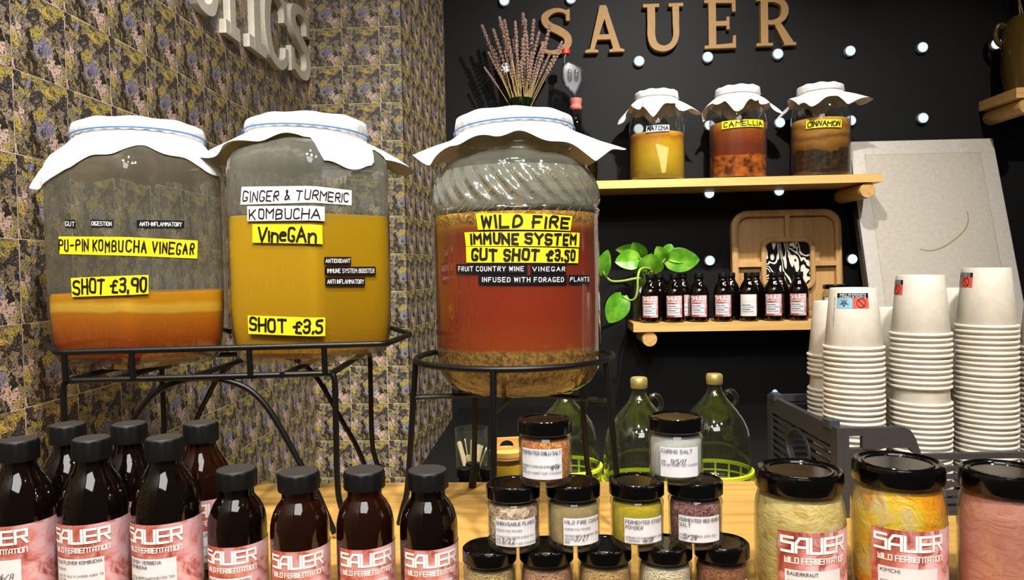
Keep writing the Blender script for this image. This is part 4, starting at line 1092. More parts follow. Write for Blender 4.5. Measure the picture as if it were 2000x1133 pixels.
# green vase with dried lavender
x, y, z = on_wall(1021, 352, .14, zU); k = y/F
va = thing('glass_vase', 'dark green glass vase holding dried lavender', 'vase', (x, y, zU))
obj('glass_body', MB().lathe([(0, .004), (.040, 0), (.052, .01), (.058, .06), (.056, .14), (.046, .22), (.034, .275), (.033, .30), (.040, .33), (.050, .355), (.047, .352), (.036, .326), (.029, .30), (.030, .27), (.042, .21), (.05, .14), (.05, .06), (.04, .012), (0, .012)], 48), M['glass_green'], va)
vx, vy = x, y
rg = random.Random(12)
GL = 'dried lavender stems in the green vase'
def lav_proto(n):
    L = 1.0
    mb = MB(); pts = smooth_path([(0, 0, 0), (.01, 0, .35), (.02+.01*n, .004, .7), (.05+.015*n, .006, 1.0)], 5)
    mb.tube(pts, .0055, 5)
    fb = MB(); P_ = pts
    for i in range(11):
        q = .66+.036*i; kk = q*(len(P_)-1); a = P_[int(kk) if int(kk) < len(P_) else -1]; b = P_[min(int(kk)+1, len(P_)-1)]; c = a.lerp(b, kk-int(kk))
        for j in range(4):
            an = j*PI/2+i*.8; rr = .013*(1.25-.55*abs(i-4)/6)
            cx_, cy_, cz_ = c.x+rr*math.cos(an), c.y+rr*math.sin(an), c.z
            s_ = .0105
            fb.add([(cx_+s_, cy_, cz_), (cx_-s_, cy_, cz_), (cx_, cy_+s_, cz_), (cx_, cy_-s_, cz_), (cx_, cy_, cz_+s_*1.9), (cx_, cy_, cz_-s_*1.1)],
                   [(0, 2, 4), (2, 1, 4), (1, 3, 4), (3, 0, 4), (2, 0, 5), (1, 2, 5), (3, 1, 5), (0, 3, 5)])
    return mb, fb
protos = []
for n in range(3):
    a, b = lav_proto(n); protos.append((mesh_of('lavender_stem', a, M['stalk']), mesh_of('flower_spike', b, M['lavender'])))
tips = [(941, 55, 0), (955, 64, 1), (965, 42, 2), (972, 58, 0), (978, 50, 1), (984, 44, 0), (990, 70, 2), (996, 46, 1), (1002, 60, 0), (1006, 74, 2), (1010, 48, 1), (1015, 40, 0), (1021, 34, 1), (1024, 44, 0), (1018, 66, 2),
        (1030, 78, 1), (1036, 70, 0), (1042, 62, 2), (1050, 44, 0), (1046, 84, 1), (1052, 92, 0), (1060, 88, 1), (1082, 52, 0), (1088, 80, 2), (1093, 88, 0), (1064, 108, 1), (1040, 96, 0), (1028, 104, 2), (1012, 92, 1), (998, 96, 0), (985, 100, 1), (972, 90, 2), (960, 100, 0), (952, 128, 1), (1070, 100, 0), (1024, 120, 1), (1004, 118, 0), (1034, 118, 2), (1012, 130, 1), (1046, 126, 0)]
for i, (tx, ty, v) in enumerate(tips):
    off = .14+rg.uniform(-.05, .05); tp = WP(tx, ty, off)
    nk = Vector((vx+rg.uniform(-.028, .028), vy+rg.uniform(-.02, .02), zU+.345+rg.uniform(-.01, .01)))
    dirv = tp-nk; base = nk-dirv.normalized()*.16
    base.x = vx+max(-.02, min(.02, base.x-vx)); base.y = vy+max(-.016, min(.016, base.y-vy))
    t = thing('lavender_stem', 'dried lavender stem in the green glass vase', 'dried flower', base, 0, GL)
    dv = tp-base; L = dv.length; sx = .30
    q = dv.to_track_quat('Z', 'Y'); mt = q.to_matrix()
    t.rotation_euler = (mt @ Matrix.Rotation(rg.uniform(0, 6.28), 3, 'Z')).to_euler()
    t.scale = (L*.75, L*.75, L)
    for nm, me in zip(('stalk', 'flower_spike'), protos[v]):
        o = bpy.data.objects.new(nm, me); COL.objects.link(o); o.parent = t
# demijohn with airlock
x, y, z = on_wall(1127, 350, .13, zU); k = y/F
dj = thing('demijohn', 'dark glass demijohn with a bubbler airlock behind the big round jar', 'jar', (x, y, zU), facing(x, y))
hz = lambda py: (350-py)*k
obj('glass_body', MB().lathe([(0, .006), (.070, 0), (.082, .012), (.086, .05), (.086, hz(290)), (.080, hz(272)), (.062, hz(255)), (.040, hz(244)), (.026, hz(234)), (.0235, hz(222)), (.0235, hz(210)), (.026, hz(208)), (.026, hz(204))], 56, cap1=False), M['glass_dark'], dj)
obj('ferment', MB().lathe([(0, .008), (.070, .008), (.081, .02), (.082, .05), (.082, hz(298)), (.07, hz(294))], 48), plain('olive_ferment', (112, 84, 26), .3), dj)
obj('rubber_bung', MB().lathe([(.018, hz(214)), (.0225, hz(205)), (.0235, hz(204)), (.026, hz(200)), (.0215, hz(196)), (.0225, hz(192)), (.0250, hz(189)), (.0250, hz(183)), (.02, hz(182)), (.006, hz(182))], 32), M['bung'], dj)
al = MB(); z0 = hz(186); u = k
def ax(px): return (px-1125)*u*.98
# S-bend bubbler: stem, flat twin-chambered body, offset neck
al.tube([(0, 0, hz(205)), (0, 0, hz(176))], .0075, 12)
body = [(1124, 178), (1116, 166), (1105, 154), (1101, 142), (1101, 126), (1104, 117), (1112, 113), (1124, 118), (1133, 124), (1137, 132), (1137, 148), (1132, 160), (1127, 170)]
poly = [(ax(a), hz(b)) for a, b in body]
al.prism(poly, lambda a, b, d: (a, d, b), -.007, .007)
rim = smooth_path([(a, 0, b) for a, b in poly]+[(poly[0][0], 0, poly[0][1])], 4)
al.tube(rim, .0085, 8, True)
for cxx in (1114, 1127):
    al.lathe([(0, hz(153)), (.009, hz(150)), (.0115, hz(145)), (.0115, hz(132)), (.009, hz(127)), (0, hz(124))], 20, (ax(cxx), 0))
al.tube(smooth_path([(ax(1106), 0, hz(118)), (ax(1104), 0, hz(108)), (ax(1107), 0, hz(96))], 5), .0095, 12)
a_ = obj('airlock', al, M['plastic_clear'], dj)
obj('red_cap', MB().lathe([(.0165, hz(96)), (.0165, hz(87)), (.014, hz(86)), (0, hz(86))], 28, (ax(1107), 0)), M['red_cap'], a_)

# bottles on the lower shelf
def small_shelf_bottle(px, off, label, light=False, capless=False, showlabel=True, red=False, hs=1.0):
    x, y, z = on_wall(px, 632, off, zL); rz = facing(x, y)
    t = thing('amber_bottle', label, 'bottle', (x, y, zL), rz, 'small amber bottles on the lower shelf')
    S = 1.08*hs
    pr_ = [(a*S, b*S) for a, b in bottle_profile(True)]; r = .0355*S
    obj('glass_body', MB().lathe(pr_, 40), M['amber_dark'], t)
    obj('screw_cap', cap_mb(.0168*S, .163*S, .180*S), M['cap'], t, True, 25)
    if showlabel:
        ring = Ring(lambda a: r, (x, y, zL), rz)
        lab, pp = sauer_label(t, ring, -.036, .032, .108, .022, -.033, .060, [], [], light)
        mb = MB()
        for q in range(4):
            yy = pp.H*(.78-.2*q); write(mb, 'VINEGAR KOMBUCHA'[:(12 if q % 2 else 16)], pp.fn(.0016), pp.W*.08, yy, pp.W*(.9 if q % 2 else .7), yy+.004, .0007, G, True, 0, .006)
        obj('printed_text', mb, M['ink_soft'], lab)
    return t
fr = [(1271, 'front bottle on the lower shelf, first from the plant'), (1318, 'front bottle on the lower shelf, second from the plant'), (1366, 'front bottle on the lower shelf, third from the plant'),
      (1413, 'front bottle on the lower shelf, just left of the pale labelled one'), (1463, 'front bottle on the lower shelf with a pale cream label'), (1512, 'front bottle on the lower shelf, just right of the pale labelled one'), (1560, 'front bottle on the lower shelf, nearest the paper cups')]
for i, (px, lb) in enumerate(fr):
    small_shelf_bottle(px, .178, 'small amber '+lb, i == 4)
for px, lb in ((1288, 'behind the second from the plant'), (1334, 'behind the third from the plant'), (1428, 'behind the pale labelled one'), (1476, 'behind and between the pale label and the tray tile'), (1524, 'behind the one nearest the paper cups')):
    small_shelf_bottle(px, .111, 'small amber bottle, lower shelf back row, '+lb.replace('behind and between the pale label and the tray tile', 'right of the pale labelled one'), False, False, px in (1334,), hs=1.0)
# small jar behind the cups
x, y, z = on_wall(1632, 620, .15, zL)
t = thing('spice_jar', 'small dark lidded jar at the end of the lower shelf behind the cups', 'jar', (x, y, zL), facing(x, y))
obj('glass_body', MB().lathe([(0, .003), (.044, 0), (.05, .006), (.05, .10), (.043, .118), (.043, .128)], 40, cap1=False), M['glass'], t)
obj('contents', MB().lathe([(0, .006), (.046, .006), (.047, .09), (0, .092)], 40), speckle('brown_fill', [(120, 84, 50), (160, 118, 74), (96, 64, 40)], 120), t)
obj('lid', lid_mb(.048, .122, .140), M['lid'], t)
ring = Ring(lambda a: .05, (x, y, zL), facing(x, y)); obj('label', Patch(ring, [(-.045, .03), (.03, .03), (.03, .09), (-.045, .09)]).sheet(.001), M['paper'], t)

# wooden tray leaning on the wall
def rrect(x0, x1, z0, z1, r, n=8):
    out = []
    for cx_, cz_, a0 in ((x1-r, z1-r, 0), (x0+r, z1-r, 90), (x0+r, z0+r, 180), (x1-r, z0+r, 270)):
        for i in range(n+1):
            a = R(a0+90*i/n); out.append((cx_+r*math.cos(a), cz_+r*math.sin(a)))
    return out
def ring_prism(mb, outer, inner, y0, y1, bev=.004):
    """frame between two outlines with equal point counts, eased top edges"""
    n = len(outer)
    def mid(a, b, t): return [(p[0]*(1-t)+q_[0]*t, p[1]*(1-t)+q_[1]*t) for p, q_ in zip(a, b)]
    o1 = mid(outer, inner, .22); i1 = mid(outer, inner, .78)
    seq = [(outer, y1), (outer, y0+bev), (o1, y0), (i1, y0), (inner, y0+bev), (inner, y1)]
    mb.loft([[(x, y, z) for x, z in s_] for s_, y in seq], False, False)
tl = wl(WP(1428, 412, .045)); br = wl(WP(1643, 620, .06))
tw_ = wl(WP(1643, 520, .05)).x-wl(WP(1428, 520, .05)).x; th_ = tl.z-zL-.002
tr = wall_thing('serving_tray', 'square acacia sectioned tray with a black and white tile, leaning on the wall', 'tray')
tr.location = wg(tl.x, -.060, zL+.0025); tr.rotation_euler = (R(-3.4), 0, -TH)
obj('base', MB().prism(rrect(0, tw_, 0, th_, .07), lambda x, z, d: (x, d, z), .012, .024), M['acacia'], tr, False)
mb = MB(); ring_prism(mb, rrect(0, tw_, 0, th_, .07), rrect(.026, tw_-.026, .026, th_-.026, .048), -.012, .016); obj('rim', mb, M['acacia'], tr)
ccx = tw_*.512; cw = tw_*.245; cz0, cz1 = th_*.255, th_*.745
mb = MB(); ring_prism(mb, rrect(ccx-cw, ccx+cw, cz0, cz1, .045), rrect(ccx-cw+.020, ccx+cw-.020, cz0+.020, cz1-.020, .026), -.012, .016); obj('centre_rim', mb, M['acacia'], tr)
for (a, b, c, d) in ((ccx-.010, ccx+.010, cz1-.006, th_-.02), (ccx-.010, ccx+.010, .02, cz0+.006), (.02, ccx-cw+.006, th_*.475, th_*.475+.020), (ccx+cw-.006, tw_-.02, th_*.475, th_*.475+.020)):
    obj('divider', MB().box(a, b, -.010, .014, c, d), M['acacia'], tr, False)
obj('tile_inset', MB().prism(rrect(ccx-cw+.020, ccx+cw-.020, cz0+.020, cz1-.020, .026), lambda x, z, d: (x, d, z), .004, .013), M['brush'], tr, False)

# pothos in a jar of water at the shelf's left end
x, y, z = on_wall(1252, 630, .060, zL)
pj = thing('glass_jar', 'glass jar of water behind the first shelf bottle, holding the pothos cutting', 'jar', (x, y, zL))
obj('glass_body', MB().lathe([(0, .004), (.038, 0), (.045, .006), (.045, .10), (.042, .125), (.036, .14), (.036, .165)], 40, cap1=False), M['glass_jug'], pj)
obj('water', MB().lathe([(0, .007), (.038, .007), (.041, .09), (.0, .092)], 40), glass('jar_water', (200, 200, 160), .12, (120, 120, 80), (120, 124, 80)), pj)
po = thing('pothos_plant', 'trailing green pothos cutting at the left end of the lower shelf', 'plant', (x, y, zL+.15))
O = Vector((x, y, zL+.15))
def L3(px, py, off): return WP(px, py, off)-O
vines = [[(1254, 560, .062), (1264, 545, .085), (1278, 533, .105), (1264, 524, .16), (1251, 526, .215), (1246, 540, .238), (1245, 565, .242), (1240, 583, .24), (1228, 586, .23), (1216, 578, .23)],
         [(1252, 566, .06), (1252, 545, .10), (1236, 545, .12), (1215, 549, .14), (1195, 549, .15), (1184, 540, .15), (1178, 530, .15)],
         [(1254, 560, .062), (1258, 540, .10), (1250, 525, .12), (1240, 510, .12)], [(1256, 560, .06), (1268, 530, .10), (1266, 510, .11), (1256, 490, .11), (1251, 478, .10)],
         [(1258, 560, .062), (1278, 540, .10), (1290, 520, .12), (1300, 505, .13)], [(1258, 560, .062), (1274, 545, .11), (1272, 530, .14)], [(1256, 560, .06), (1262, 530, .10), (1255, 515, .11), (1248, 500, .11)]]
for i, v in enumerate(vines):
    pts = smooth_path([L3(*q) for q in v], 5); n = len(pts)
    obj('vine', MB().tube(pts, [.0062-.003*(j/n) if i < 2 else .0042-.0012*j/n for j in range(n)], 8), M['vine'], po)
def leaf(base, tip, width, tilt=.3, fold=.25, curl=.12, to_cam=None):
    b = L3(*base); t = L3(*tip); ax_ = t-b; Ln = ax_.length; ax_.normalize()
    cam_dir = (CAMP-(b+O)).normalized(); side = ax_.cross(cam_dir).normalized(); nrm = side.cross(ax_).normalized()
    side = (side*math.cos(tilt)+nrm*math.sin(tilt)); nrm = side.cross(ax_).normalized()
    mb = MB(); nu, nv = 8, 14
    def f(u, v):
        q = v; wv = width*1.9*((q+.03)**.5)*((1-q)**.75)*(1.0 if q > .04 else .7)
        s_ = (u-.5)*2
        back = -.09*Ln*abs(s_)**1.3*max(0, 1-q*5)
        return tuple(b+ax_*(Ln*q+back)+side*(s_*wv*.5)+nrm*(fold*abs(s_)*wv*.35-curl*Ln*(q-.4)**2*1.6))
    mb.grid(f, nu, nv); mb.sheet = True
    o = obj('leaf', mb, M['leaf'], po, True, 80)
    return o
LV = [((1216, 578, .23), (1190, 631, .24), .115, .2), ((1178, 536, .15), (1186, 488, .17), .075, .5), ((1248, 506, .12), (1202, 511, .15), .100, -.2), ((1256, 500, .11), (1236, 474, .13), .085, .5), ((1244, 484, .1), (1203, 489, .12), .055, .5),
      ((1272, 530, .14), (1272, 496, .17), .125, .2), ((1300, 508, .13), (1282, 482, .14), .075, .3), ((1302, 502, .13), (1311, 476, .12), .07, -.3), ((1303, 508, .13), (1367, 508, .15), .115, -.1), ((1306, 500, .12), (1360, 500, .12), .085, .5), ((1250, 520, .10), (1228, 524, .10), .06, .4)]
for l in LV: leaf(*l)

# round white wall lights
PEG = [(985, 2), (1115, -2), (987, 133), (1248, 120), (1382, 112), (1519, 106), (1660, 100), (1801, 93), (1944, 87), (1802, 231), (1661, 236), (1523, 240), (1386, 245), (1247, 252), (1385, 378), (1521, 373), (1386, 509), (1664, 506)]
hous = mesh_of('light_collar', MB().xf(Matrix.Identity(4)).lathe([(.0225, 0), (.0225, .016), (.020, .018), (.0, .018)], 32).xf(Matrix.Rotation(R(90), 4, 'X')), plain('grey_collar', (150, 160, 168), .5))
dome = mesh_of('light_dome', MB().lathe([(.0195, .017)]+[(.0195*math.cos(R(a)), .019+.010*math.sin(R(a))) for a in (0, 25, 50, 75)]+[(0, .0292)], 32).xf(Matrix.Rotation(R(90), 4, 'X')), M['bulb'])
where = {0: 'at the very top above the lavender', 1: 'cut off at the top edge above the letter S', 2: 'glowing behind the lavender', 3: 'below the letters A and U', 4: 'below the letter E', 5: 'below the letter R', 6: 'first to the right of the letters', 7: 'high on the bare wall, above another light',
         8: 'beside the olive crock', 9: 'just above the poster', 10: 'peeping out behind the dark brown ferment', 11: 'between the amber and brown ferments', 12: 'at the left rim of the amber ferment', 13: 'seen through the matcha ferment jar', 14: 'under the upper shelf, above the tray corner', 15: 'under the upper shelf, above the tray middle', 16: 'between the pothos and the tray', 17: 'between the tray and the poster'}
for i, (px, py) in enumerate(PEG):
    p = WP(px, py, .012)
    t = thing('wall_light', 'round white wall light '+where[i], 'light', (wg(wl(p).x, 0, p.z)), -TH, 'round white wall lights')
    for nm, me in (('collar', hous), ('dome', dome)):
        o = bpy.data.objects.new(nm, me); COL.objects.link(o); o.parent = t

# ------------------------------------------------------------------ cut out letters
def stroke_poly(pts, widths):
    L = []; Rr = []; n = len(pts)
    for i in range(n):
        a = pts[max(i-1, 0)]; c = pts[min(i+1, n-1)]; dx, dy = c[0]-a[0], c[1]-a[1]; l = math.hypot(dx, dy); dx, dy = dx/l, dy/l
        h = widths[i]/2; L.append((pts[i][0]-dy*h, pts[i][1]+dx*h)); Rr.append((pts[i][0]+dy*h, pts[i][1]-dx*h))
    return L, Rr
def curve2(pts, ws, k=7):
    q = smooth_path([(x, y, w_) for (x, y), w_ in zip(pts, ws)], k); return [(p.x, p.y) for p in q], [p.z for p in q]
def band(mb, fn, pts, ws, d):
    L, Rr = stroke_poly(pts, ws); n = len(pts)
    rings = [[fn(*L[i], 0), fn(*L[i], d), fn(*Rr[i], d), fn(*Rr[i], 0)] for i in range(n)]
    mb.loft(rings)
def serif_letter(ch, fn, d):
    """unit height letters in a 0..w by 0..1 box"""
    mb = MB(); kk = [0]
    def pr_(poly):
        kk[0] += 1; q = 1-.006*kk[0]
        mx = sum(p[0] for p in poly)/len(poly); my = sum(p[1] for p in poly)/len(poly)
        mb.prism([(mx+(a-mx)*q, my+(b-my)*q) for a, b in poly], fn, .0003*kk[0], d-.0004*kk[0])
    sl = .075
    if ch == 'S':
        p, w_ = curve2([(.56, .80), (.54, .88), (.44, .945), (.28, .95), (.12, .86), (.09, .74), (.18, .62), (.36, .52), (.52, .40), (.56, .26), (.48, .12), (.30, .05), (.14, .06), (.05, .14), (.04, .24)],
                       [.07, .07, .08, .10, .14, .15, .16, .17, .16, .15, .14, .10, .08, .07, .07])
        band(mb, fn, p, w_, d); pr_([(.52, .72), (.60, .72), (.60, .98), (.52, .95)]); pr_([(.0, .02), (.08, .05), (.08, .29), (.0, .29)])
    if ch == 'A':
        pr_([(.38, 1), (.52, 1), (.58, .92), (.20, .0), (.10, .0)]); pr_([(.40, 1), (.54, 1), (.90, 0), (.72, 0)]); pr_([(.24, .27), (.72, .27), (.68, .38), (.27, .38)])
        pr_([(0, 0), (.33, 0), (.33, .05), (.24, sl), (.08, sl), (0, .05)]); pr_([(.60, 0), (.98, 0), (.98, .05), (.90, sl), (.68, sl), (.60, .05)])
    if ch == 'U':
        p, w_ = curve2([(.17, .97), (.17, .6), (.17, .32), (.24, .13), (.42, .055), (.60, .13), (.68, .32), (.68, .6), (.68, .97)], [.16, .16, .16, .15, .12, .12, .12, .13, .14]); band(mb, fn, p, w_, d)
        pr_([(0, .93), (.34, .93), (.34, 1), (0, 1)]); pr_([(.53, .93), (.84, .93), (.84, 1), (.53, 1)])
    if ch == 'E':
        pr_([(.10, 0), (.27, 0), (.27, 1), (.10, 1)]); pr_([(0, 0), (.72, 0), (.72, .10), (0, .06)]); pr_([(0, .94), (.72, .92), (.72, 1), (0, 1)]); pr_([(.2, .46), (.58, .46), (.58, .56), (.2, .56)])
        pr_([(.63, 0), (.72, 0), (.72, .26), (.66, .26)]); pr_([(.64, .74), (.72, .74), (.72, 1), (.63, 1)]); pr_([(.51, .38), (.58, .38), (.58, .65), (.51, .65)])
    if ch == 'R':
        pr_([(.10, 0), (.27, 0), (.27, 1), (.10, 1)]); pr_([(0, 0), (.38, 0), (.38, .06), (0, .06)]); pr_([(0, .94), (.2, .94), (.2, 1), (0, 1)])
        p, w_ = curve2([(.2, .95), (.42, .95), (.60, .88), (.66, .73), (.60, .57), (.42, .49), (.22, .49)], [.09, .10, .14, .17, .14, .10, .09]); band(mb, fn, p, w_, d)
        pr_([(.38, .50), (.55, .50), (.86, .06), (.66, .0)]); pr_([(.62, 0), (.92, 0), (.92, .06), (.66, .07)])
    return mb
dz_ = .028
for ch, x0, x1, yt, yb, lb in (('S', 1057, 1114, 17, 107, 'behind the lavender'), ('A', 1143, 1220, 11, 103, 'right of the airlock'), ('U', 1257, 1336, 8, 101, 'in the middle of the word'), ('E', 1376, 1438, 0, 95, 'with a light below it'), ('R', 1478, 1556, -4, 90, 'last in the word')):
    a = wl(WP(x0, yb, dz_)); b = wl(WP(x1, yb, dz_)); c = wl(WP(x0, yt, dz_)); H = c.z-a.z; wu = {'S': .60, 'A': .98, 'U': .84, 'E': .72, 'R': .92}[ch]
    W_ = (b.x-a.x)/wu
    mb = serif_letter(ch, lambda x, z, d: (x*W_, -d, z*H), dz_)
    o = obj('sign_letter', mb, M['mdf'], None, False); o.location = wg(a.x, 0, a.z); o.rotation_euler = (0, 0, -TH)
    tag(o, 'tan wooden serif letter %s on the black wall, %s' % (ch, lb), 'letter', 'letters of the shop name')
# big cream slab letters on the tiled wall
def slab_letter(ch, fn, d):
    mb = MB(); kk = [0]
    def pr_(poly):
        kk[0] += 1; q = 1-.006*kk[0]
        mx = sum(p[0] for p in poly)/len(poly); my = sum(p[1] for p in poly)/len(poly)
        mb.prism([(mx+(a-mx)*q, my+(b-my)*q) for a, b in poly], fn, .0003*kk[0], d-.0004*kk[0])
    if ch == 'O':
        p, w_ = curve2([(.45, .95), (.2, .88), (.1, .65), (.1, .35), (.2, .12), (.45, .05), (.7, .12), (.8, .35), (.8, .65), (.7, .88), (.45, .95)], [.1, .15, .19, .19, .15, .1, .15, .19, .19, .15, .1]); band(mb, fn, p, w_, d)
    if ch in 'TI':
        cx_ = .42 if ch == 'T' else .26
        pr_([(cx_-.10, .02), (cx_+.10, .02), (cx_+.10, .98), (cx_-.10, .98)]); pr_([(cx_-.26, 0), (cx_+.26, 0), (cx_+.26, .15), (cx_-.26, .15)])
        if ch == 'I': pr_([(cx_-.26, .85), (cx_+.26, .85), (cx_+.26, 1), (cx_-.26, 1)])
        else: pr_([(0, .85), (.84, .85), (.84, 1), (0, 1)]); pr_([(0, .68), (.12, .68), (.12, 1), (0, 1)]); pr_([(.72, .68), (.84, .68), (.84, 1), (.72, 1)])
    if ch == 'C':
        p, w_ = curve2([(.78, .70), (.74, .86), (.58, .94), (.40, .93), (.2, .84), (.1, .64), (.1, .36), (.2, .14), (.40, .055), (.58, .06), (.76, .16), (.80, .32)], [.13, .13, .12, .12, .17, .2, .2, .17, .12, .12, .12, .12]); band(mb, fn, p, w_, d)
        pr_([(.70, .64), (.84, .64), (.84, .96), (.74, .92)])
    if ch == 'S':
        p, w_ = curve2([(.66, .74), (.63, .86), (.50, .94), (.34, .94), (.16, .87), (.10, .75), (.18, .62), (.36, .53), (.56, .44), (.66, .30), (.62, .14), (.46, .06), (.28, .06), (.12, .13), (.07, .27)],
                       [.11, .11, .11, .12, .16, .18, .18, .18, .18, .18, .16, .12, .11, .11, .11]); band(mb, fn, p, w_, d)
        pr_([(.60, .66), (.73, .66), (.73, 1), (.62, .94)]); pr_([(.0, 0), (.13, .06), (.13, .34), (.0, .34)])
    return mb
PT = .019
ldir = math.atan2(1, .041)
for ch, x0, x1, yb, lb in (('O', 376, 430, 30, 'only its rounded foot in view'), ('T', 434, 479, 78, 'its slab foot left of the letter I'), ('I', 489, 521, 107, 'between the T and the C'), ('C', 521, 565, 134, 'between the I and the S'), ('S', 571, 607, 156, 'last and nearest the corner')):
    a = LW(x0, yb, PT); b = LW(x1, yb, PT); zb = a.z if ch != 'S' else a.z
    zb = LW((x0+x1)/2, yb-4, PT).z
    wu = {'O': .9, 'T': .84, 'I': .52, 'C': .86, 'S': .73}[ch]; W_ = (b-a).xy.length/wu; H = .235
    base = Vector((-.80+.041*a.y, a.y, zb))
    mb = slab_letter(ch, lambda x, z, d: (x*W_, -d, z*H), PT)
    o = obj('sign_letter', mb, M['cream'], None, False); o.location = base; o.rotation_euler = (0, 0, ldir)
    tag(o, 'big cream slab letter %s on the tiles, %s' % (ch, lb), 'letter', 'cream letters on the tiled wall')

# ------------------------------------------------------------------ leaning poster
TL = P(1697, 280, 3.07); TRp = P(1975, 268, 3.045); BLp = P(1733, 830, 2.75); BRp = P(2047, 830, 2.73)
BLp.z = BRp.z = BT+.004
po_ = thing('framed_poster', 'pale framed print leaning on the black wall behind the cups', 'picture', BLp)
ex = (TRp-TL); ex.z = 0; wid = ((TRp-TL).length+(BRp-BLp).length)/2; ex = (BRp-BLp).normalized(); ez = (((TL+TRp)/2)-((BLp+BRp)/2)); hei = ez.length; ez.normalize(); ey = ez.cross(ex).normalized(); ez = ex.cross(ey)
if ey.y < 0: ey = -ey
po_.matrix_world = Matrix.Translation(BLp) @ Matrix((ex, ey, ez)).transposed().to_4x4()
obj('frame', MB().box(-.008, wid+.004, .004, .034, -.002, hei+.004), M['poster_edge'], po_, False)
obj('mount', MB().box(0, wid, 0, .006, 0, hei), M['poster'], po_, False)
def rect_line(x0, x1, z0, z1, w_=.0016):
    mb = MB(); ribbon(mb, [(x0, z0), (x1, z0)], w_, lambda a, b: (a, -.0006, b), 1); ribbon(mb, [(x1, z0), (x1, z1)], w_, lambda a, b: (a, -.0006, b), 1); ribbon(mb, [(x1, z1), (x0, z1)], w_, lambda a, b: (a, -.0006, b), 1); ribbon(mb, [(x0, z1), (x0, z0)], w_, lambda a, b: (a, -.0006, b), 1); mb.sheet = True; return mb
obj('print_sheet', MB().box(.055, wid-.06, -.0004, .001, .06, hei-.06), plain('cream_print_paper', (216, 208, 194), .6), po_, False)
obj('mount_line', rect_line(.055, wid-.06, .06, hei-.06), plain('mount_bevel', (176, 164, 146), .6), po_)
mb = MB(); q = []
def to_po(px, py):
    r = ray(px, py); n_ = ey; t_ = (BLp-CAMP).dot(n_)/r.dot(n_); p = CAMP+r*t_-BLp; return (p.dot(ex), p.dot(ez))
arc = smooth_path([(*to_po(a, b), 0) for a, b in ((1797, 487), (1812, 490), (1828, 488), (1845, 481), (1862, 470), (1876, 458), (1886, 446), (1891, 430), (1889, 413))], 6)
ribbon(mb, [(p.x, p.y) for p in arc], .0045, lambda a, b: (a, -.001, b), 1); mb.sheet = True
obj('brush_arc', mb, plain('ochre_brush_arc', (180, 150, 104), .7), po_)
obj('glazing', MB().box(.0, wid, -.0040, -.0030, 0, hei), glass('frame_glazing', (250, 250, 250), .0, (220, 220, 220), (200, 200, 200), .04), po_, False)

# ------------------------------------------------------------------ things on the back counter
def back_xy(px, d):
    p = P(px, 900, d); return p.x, p.y
def jug(px, py_cap, d, label, glabel, sc_=1.0, basket=None):
    x, y = back_xy(px, d); k = d/F; z1 = P(px, py_cap, d).z; H = z1-(BT+.006)
    t = thing('glass_jug', label, 'jug', (x, y, BT+.006), facing(x, y)+R(12), glabel)
    q = H/.312; r = .0935*sc_
    g = [(0, .008), (r*.9, 0), (r*.98, .010), (r, .03), (r, .115*q), (r*.985, .140*q), (r*.93, .165*q), (r*.80, .192*q), (r*.60, .217*q), (r*.40, .238*q), (r*.27, .255*q), (r*.205, .270*q), (r*.19, .278*q), (r*.21, .282*q), (r*.21, .286*q), (r*.17, .288*q), (r*.17, .300*q)]
    obj('glass_body', MB().lathe(g, 64, cap1=False), M['glass_jug'], t)
    obj('screw_cap', MB().lathe([(.0215*sc_, H-.027), (.0220*sc_, H-.026), (.0220*sc_, H-.004), (.019*sc_, H), (0, H)], 32), M['gold'], t)
    hp = [(r*.27+.004, 0, .252*q), (r*.36, 0, .262*q), (r*.50, 0, .262*q), (r*.60, 0, .250*q), (r*.62, 0, .236*q), (r*.52, 0, .224*q)]
    obj('ring_handle', MB().tube(smooth_path(hp, 5), .0065, 10), M['glass_jug'], t)
    if basket:
        b = thing('plastic_basket', basket, 'basket', (x, y, BT), facing(x, y), 'lime baskets under the jugs')
        mb = MB(); n = 40
        R1, R0 = r*1.04, r*.995+.0
        mb.lathe([(R1, .040), (R1+.004, .042), (R1+.004, .050), (R1, .052), (R1-.003, .050), (R1-.003, .042)], 56, cap0=False, cap1=False); obj('rim', mb, M['yellow_basket'], b)
        mb = MB()
        for i in range(16):
            a = 2*PI*i/16; mb.tube([(R0*1.02*math.cos(a), R0*1.02*math.sin(a), .003), (R1*math.cos(a), R1*math.sin(a), .044)], .003, 6)
        mb.tube([(R0*1.03*math.cos(2*PI*i/40), R0*1.03*math.sin(2*PI*i/40), .022) for i in range(40)], .0025, 6, True)
        obj('side_lattice', mb, M['yellow_basket'], b)
        obj('base', MB().lathe([(0, 0), (R0*1.03, 0), (R0*1.03, .004), (0, .004)], 48), M['yellow_basket'], b)
    return t
GJG = 'glass jugs on the back counter'
jug(1250, 737, 1.91, 'glass jug with gold cap and ring handle behind the curing salt', GJG, 1, 'lime plastic basket under the jug behind the curing salt')
jug(1397, 730, 1.99, 'glass jug with gold cap between the curing salt and the crate', GJG, 1, 'lime plastic basket under the jug nearest the crate')
jug(1106, 748, 2.06, 'glass jug half hidden behind the round wire stand and chilli salt', GJG, 1, 'lime plastic basket under the jug behind the round wire stand')
o = None
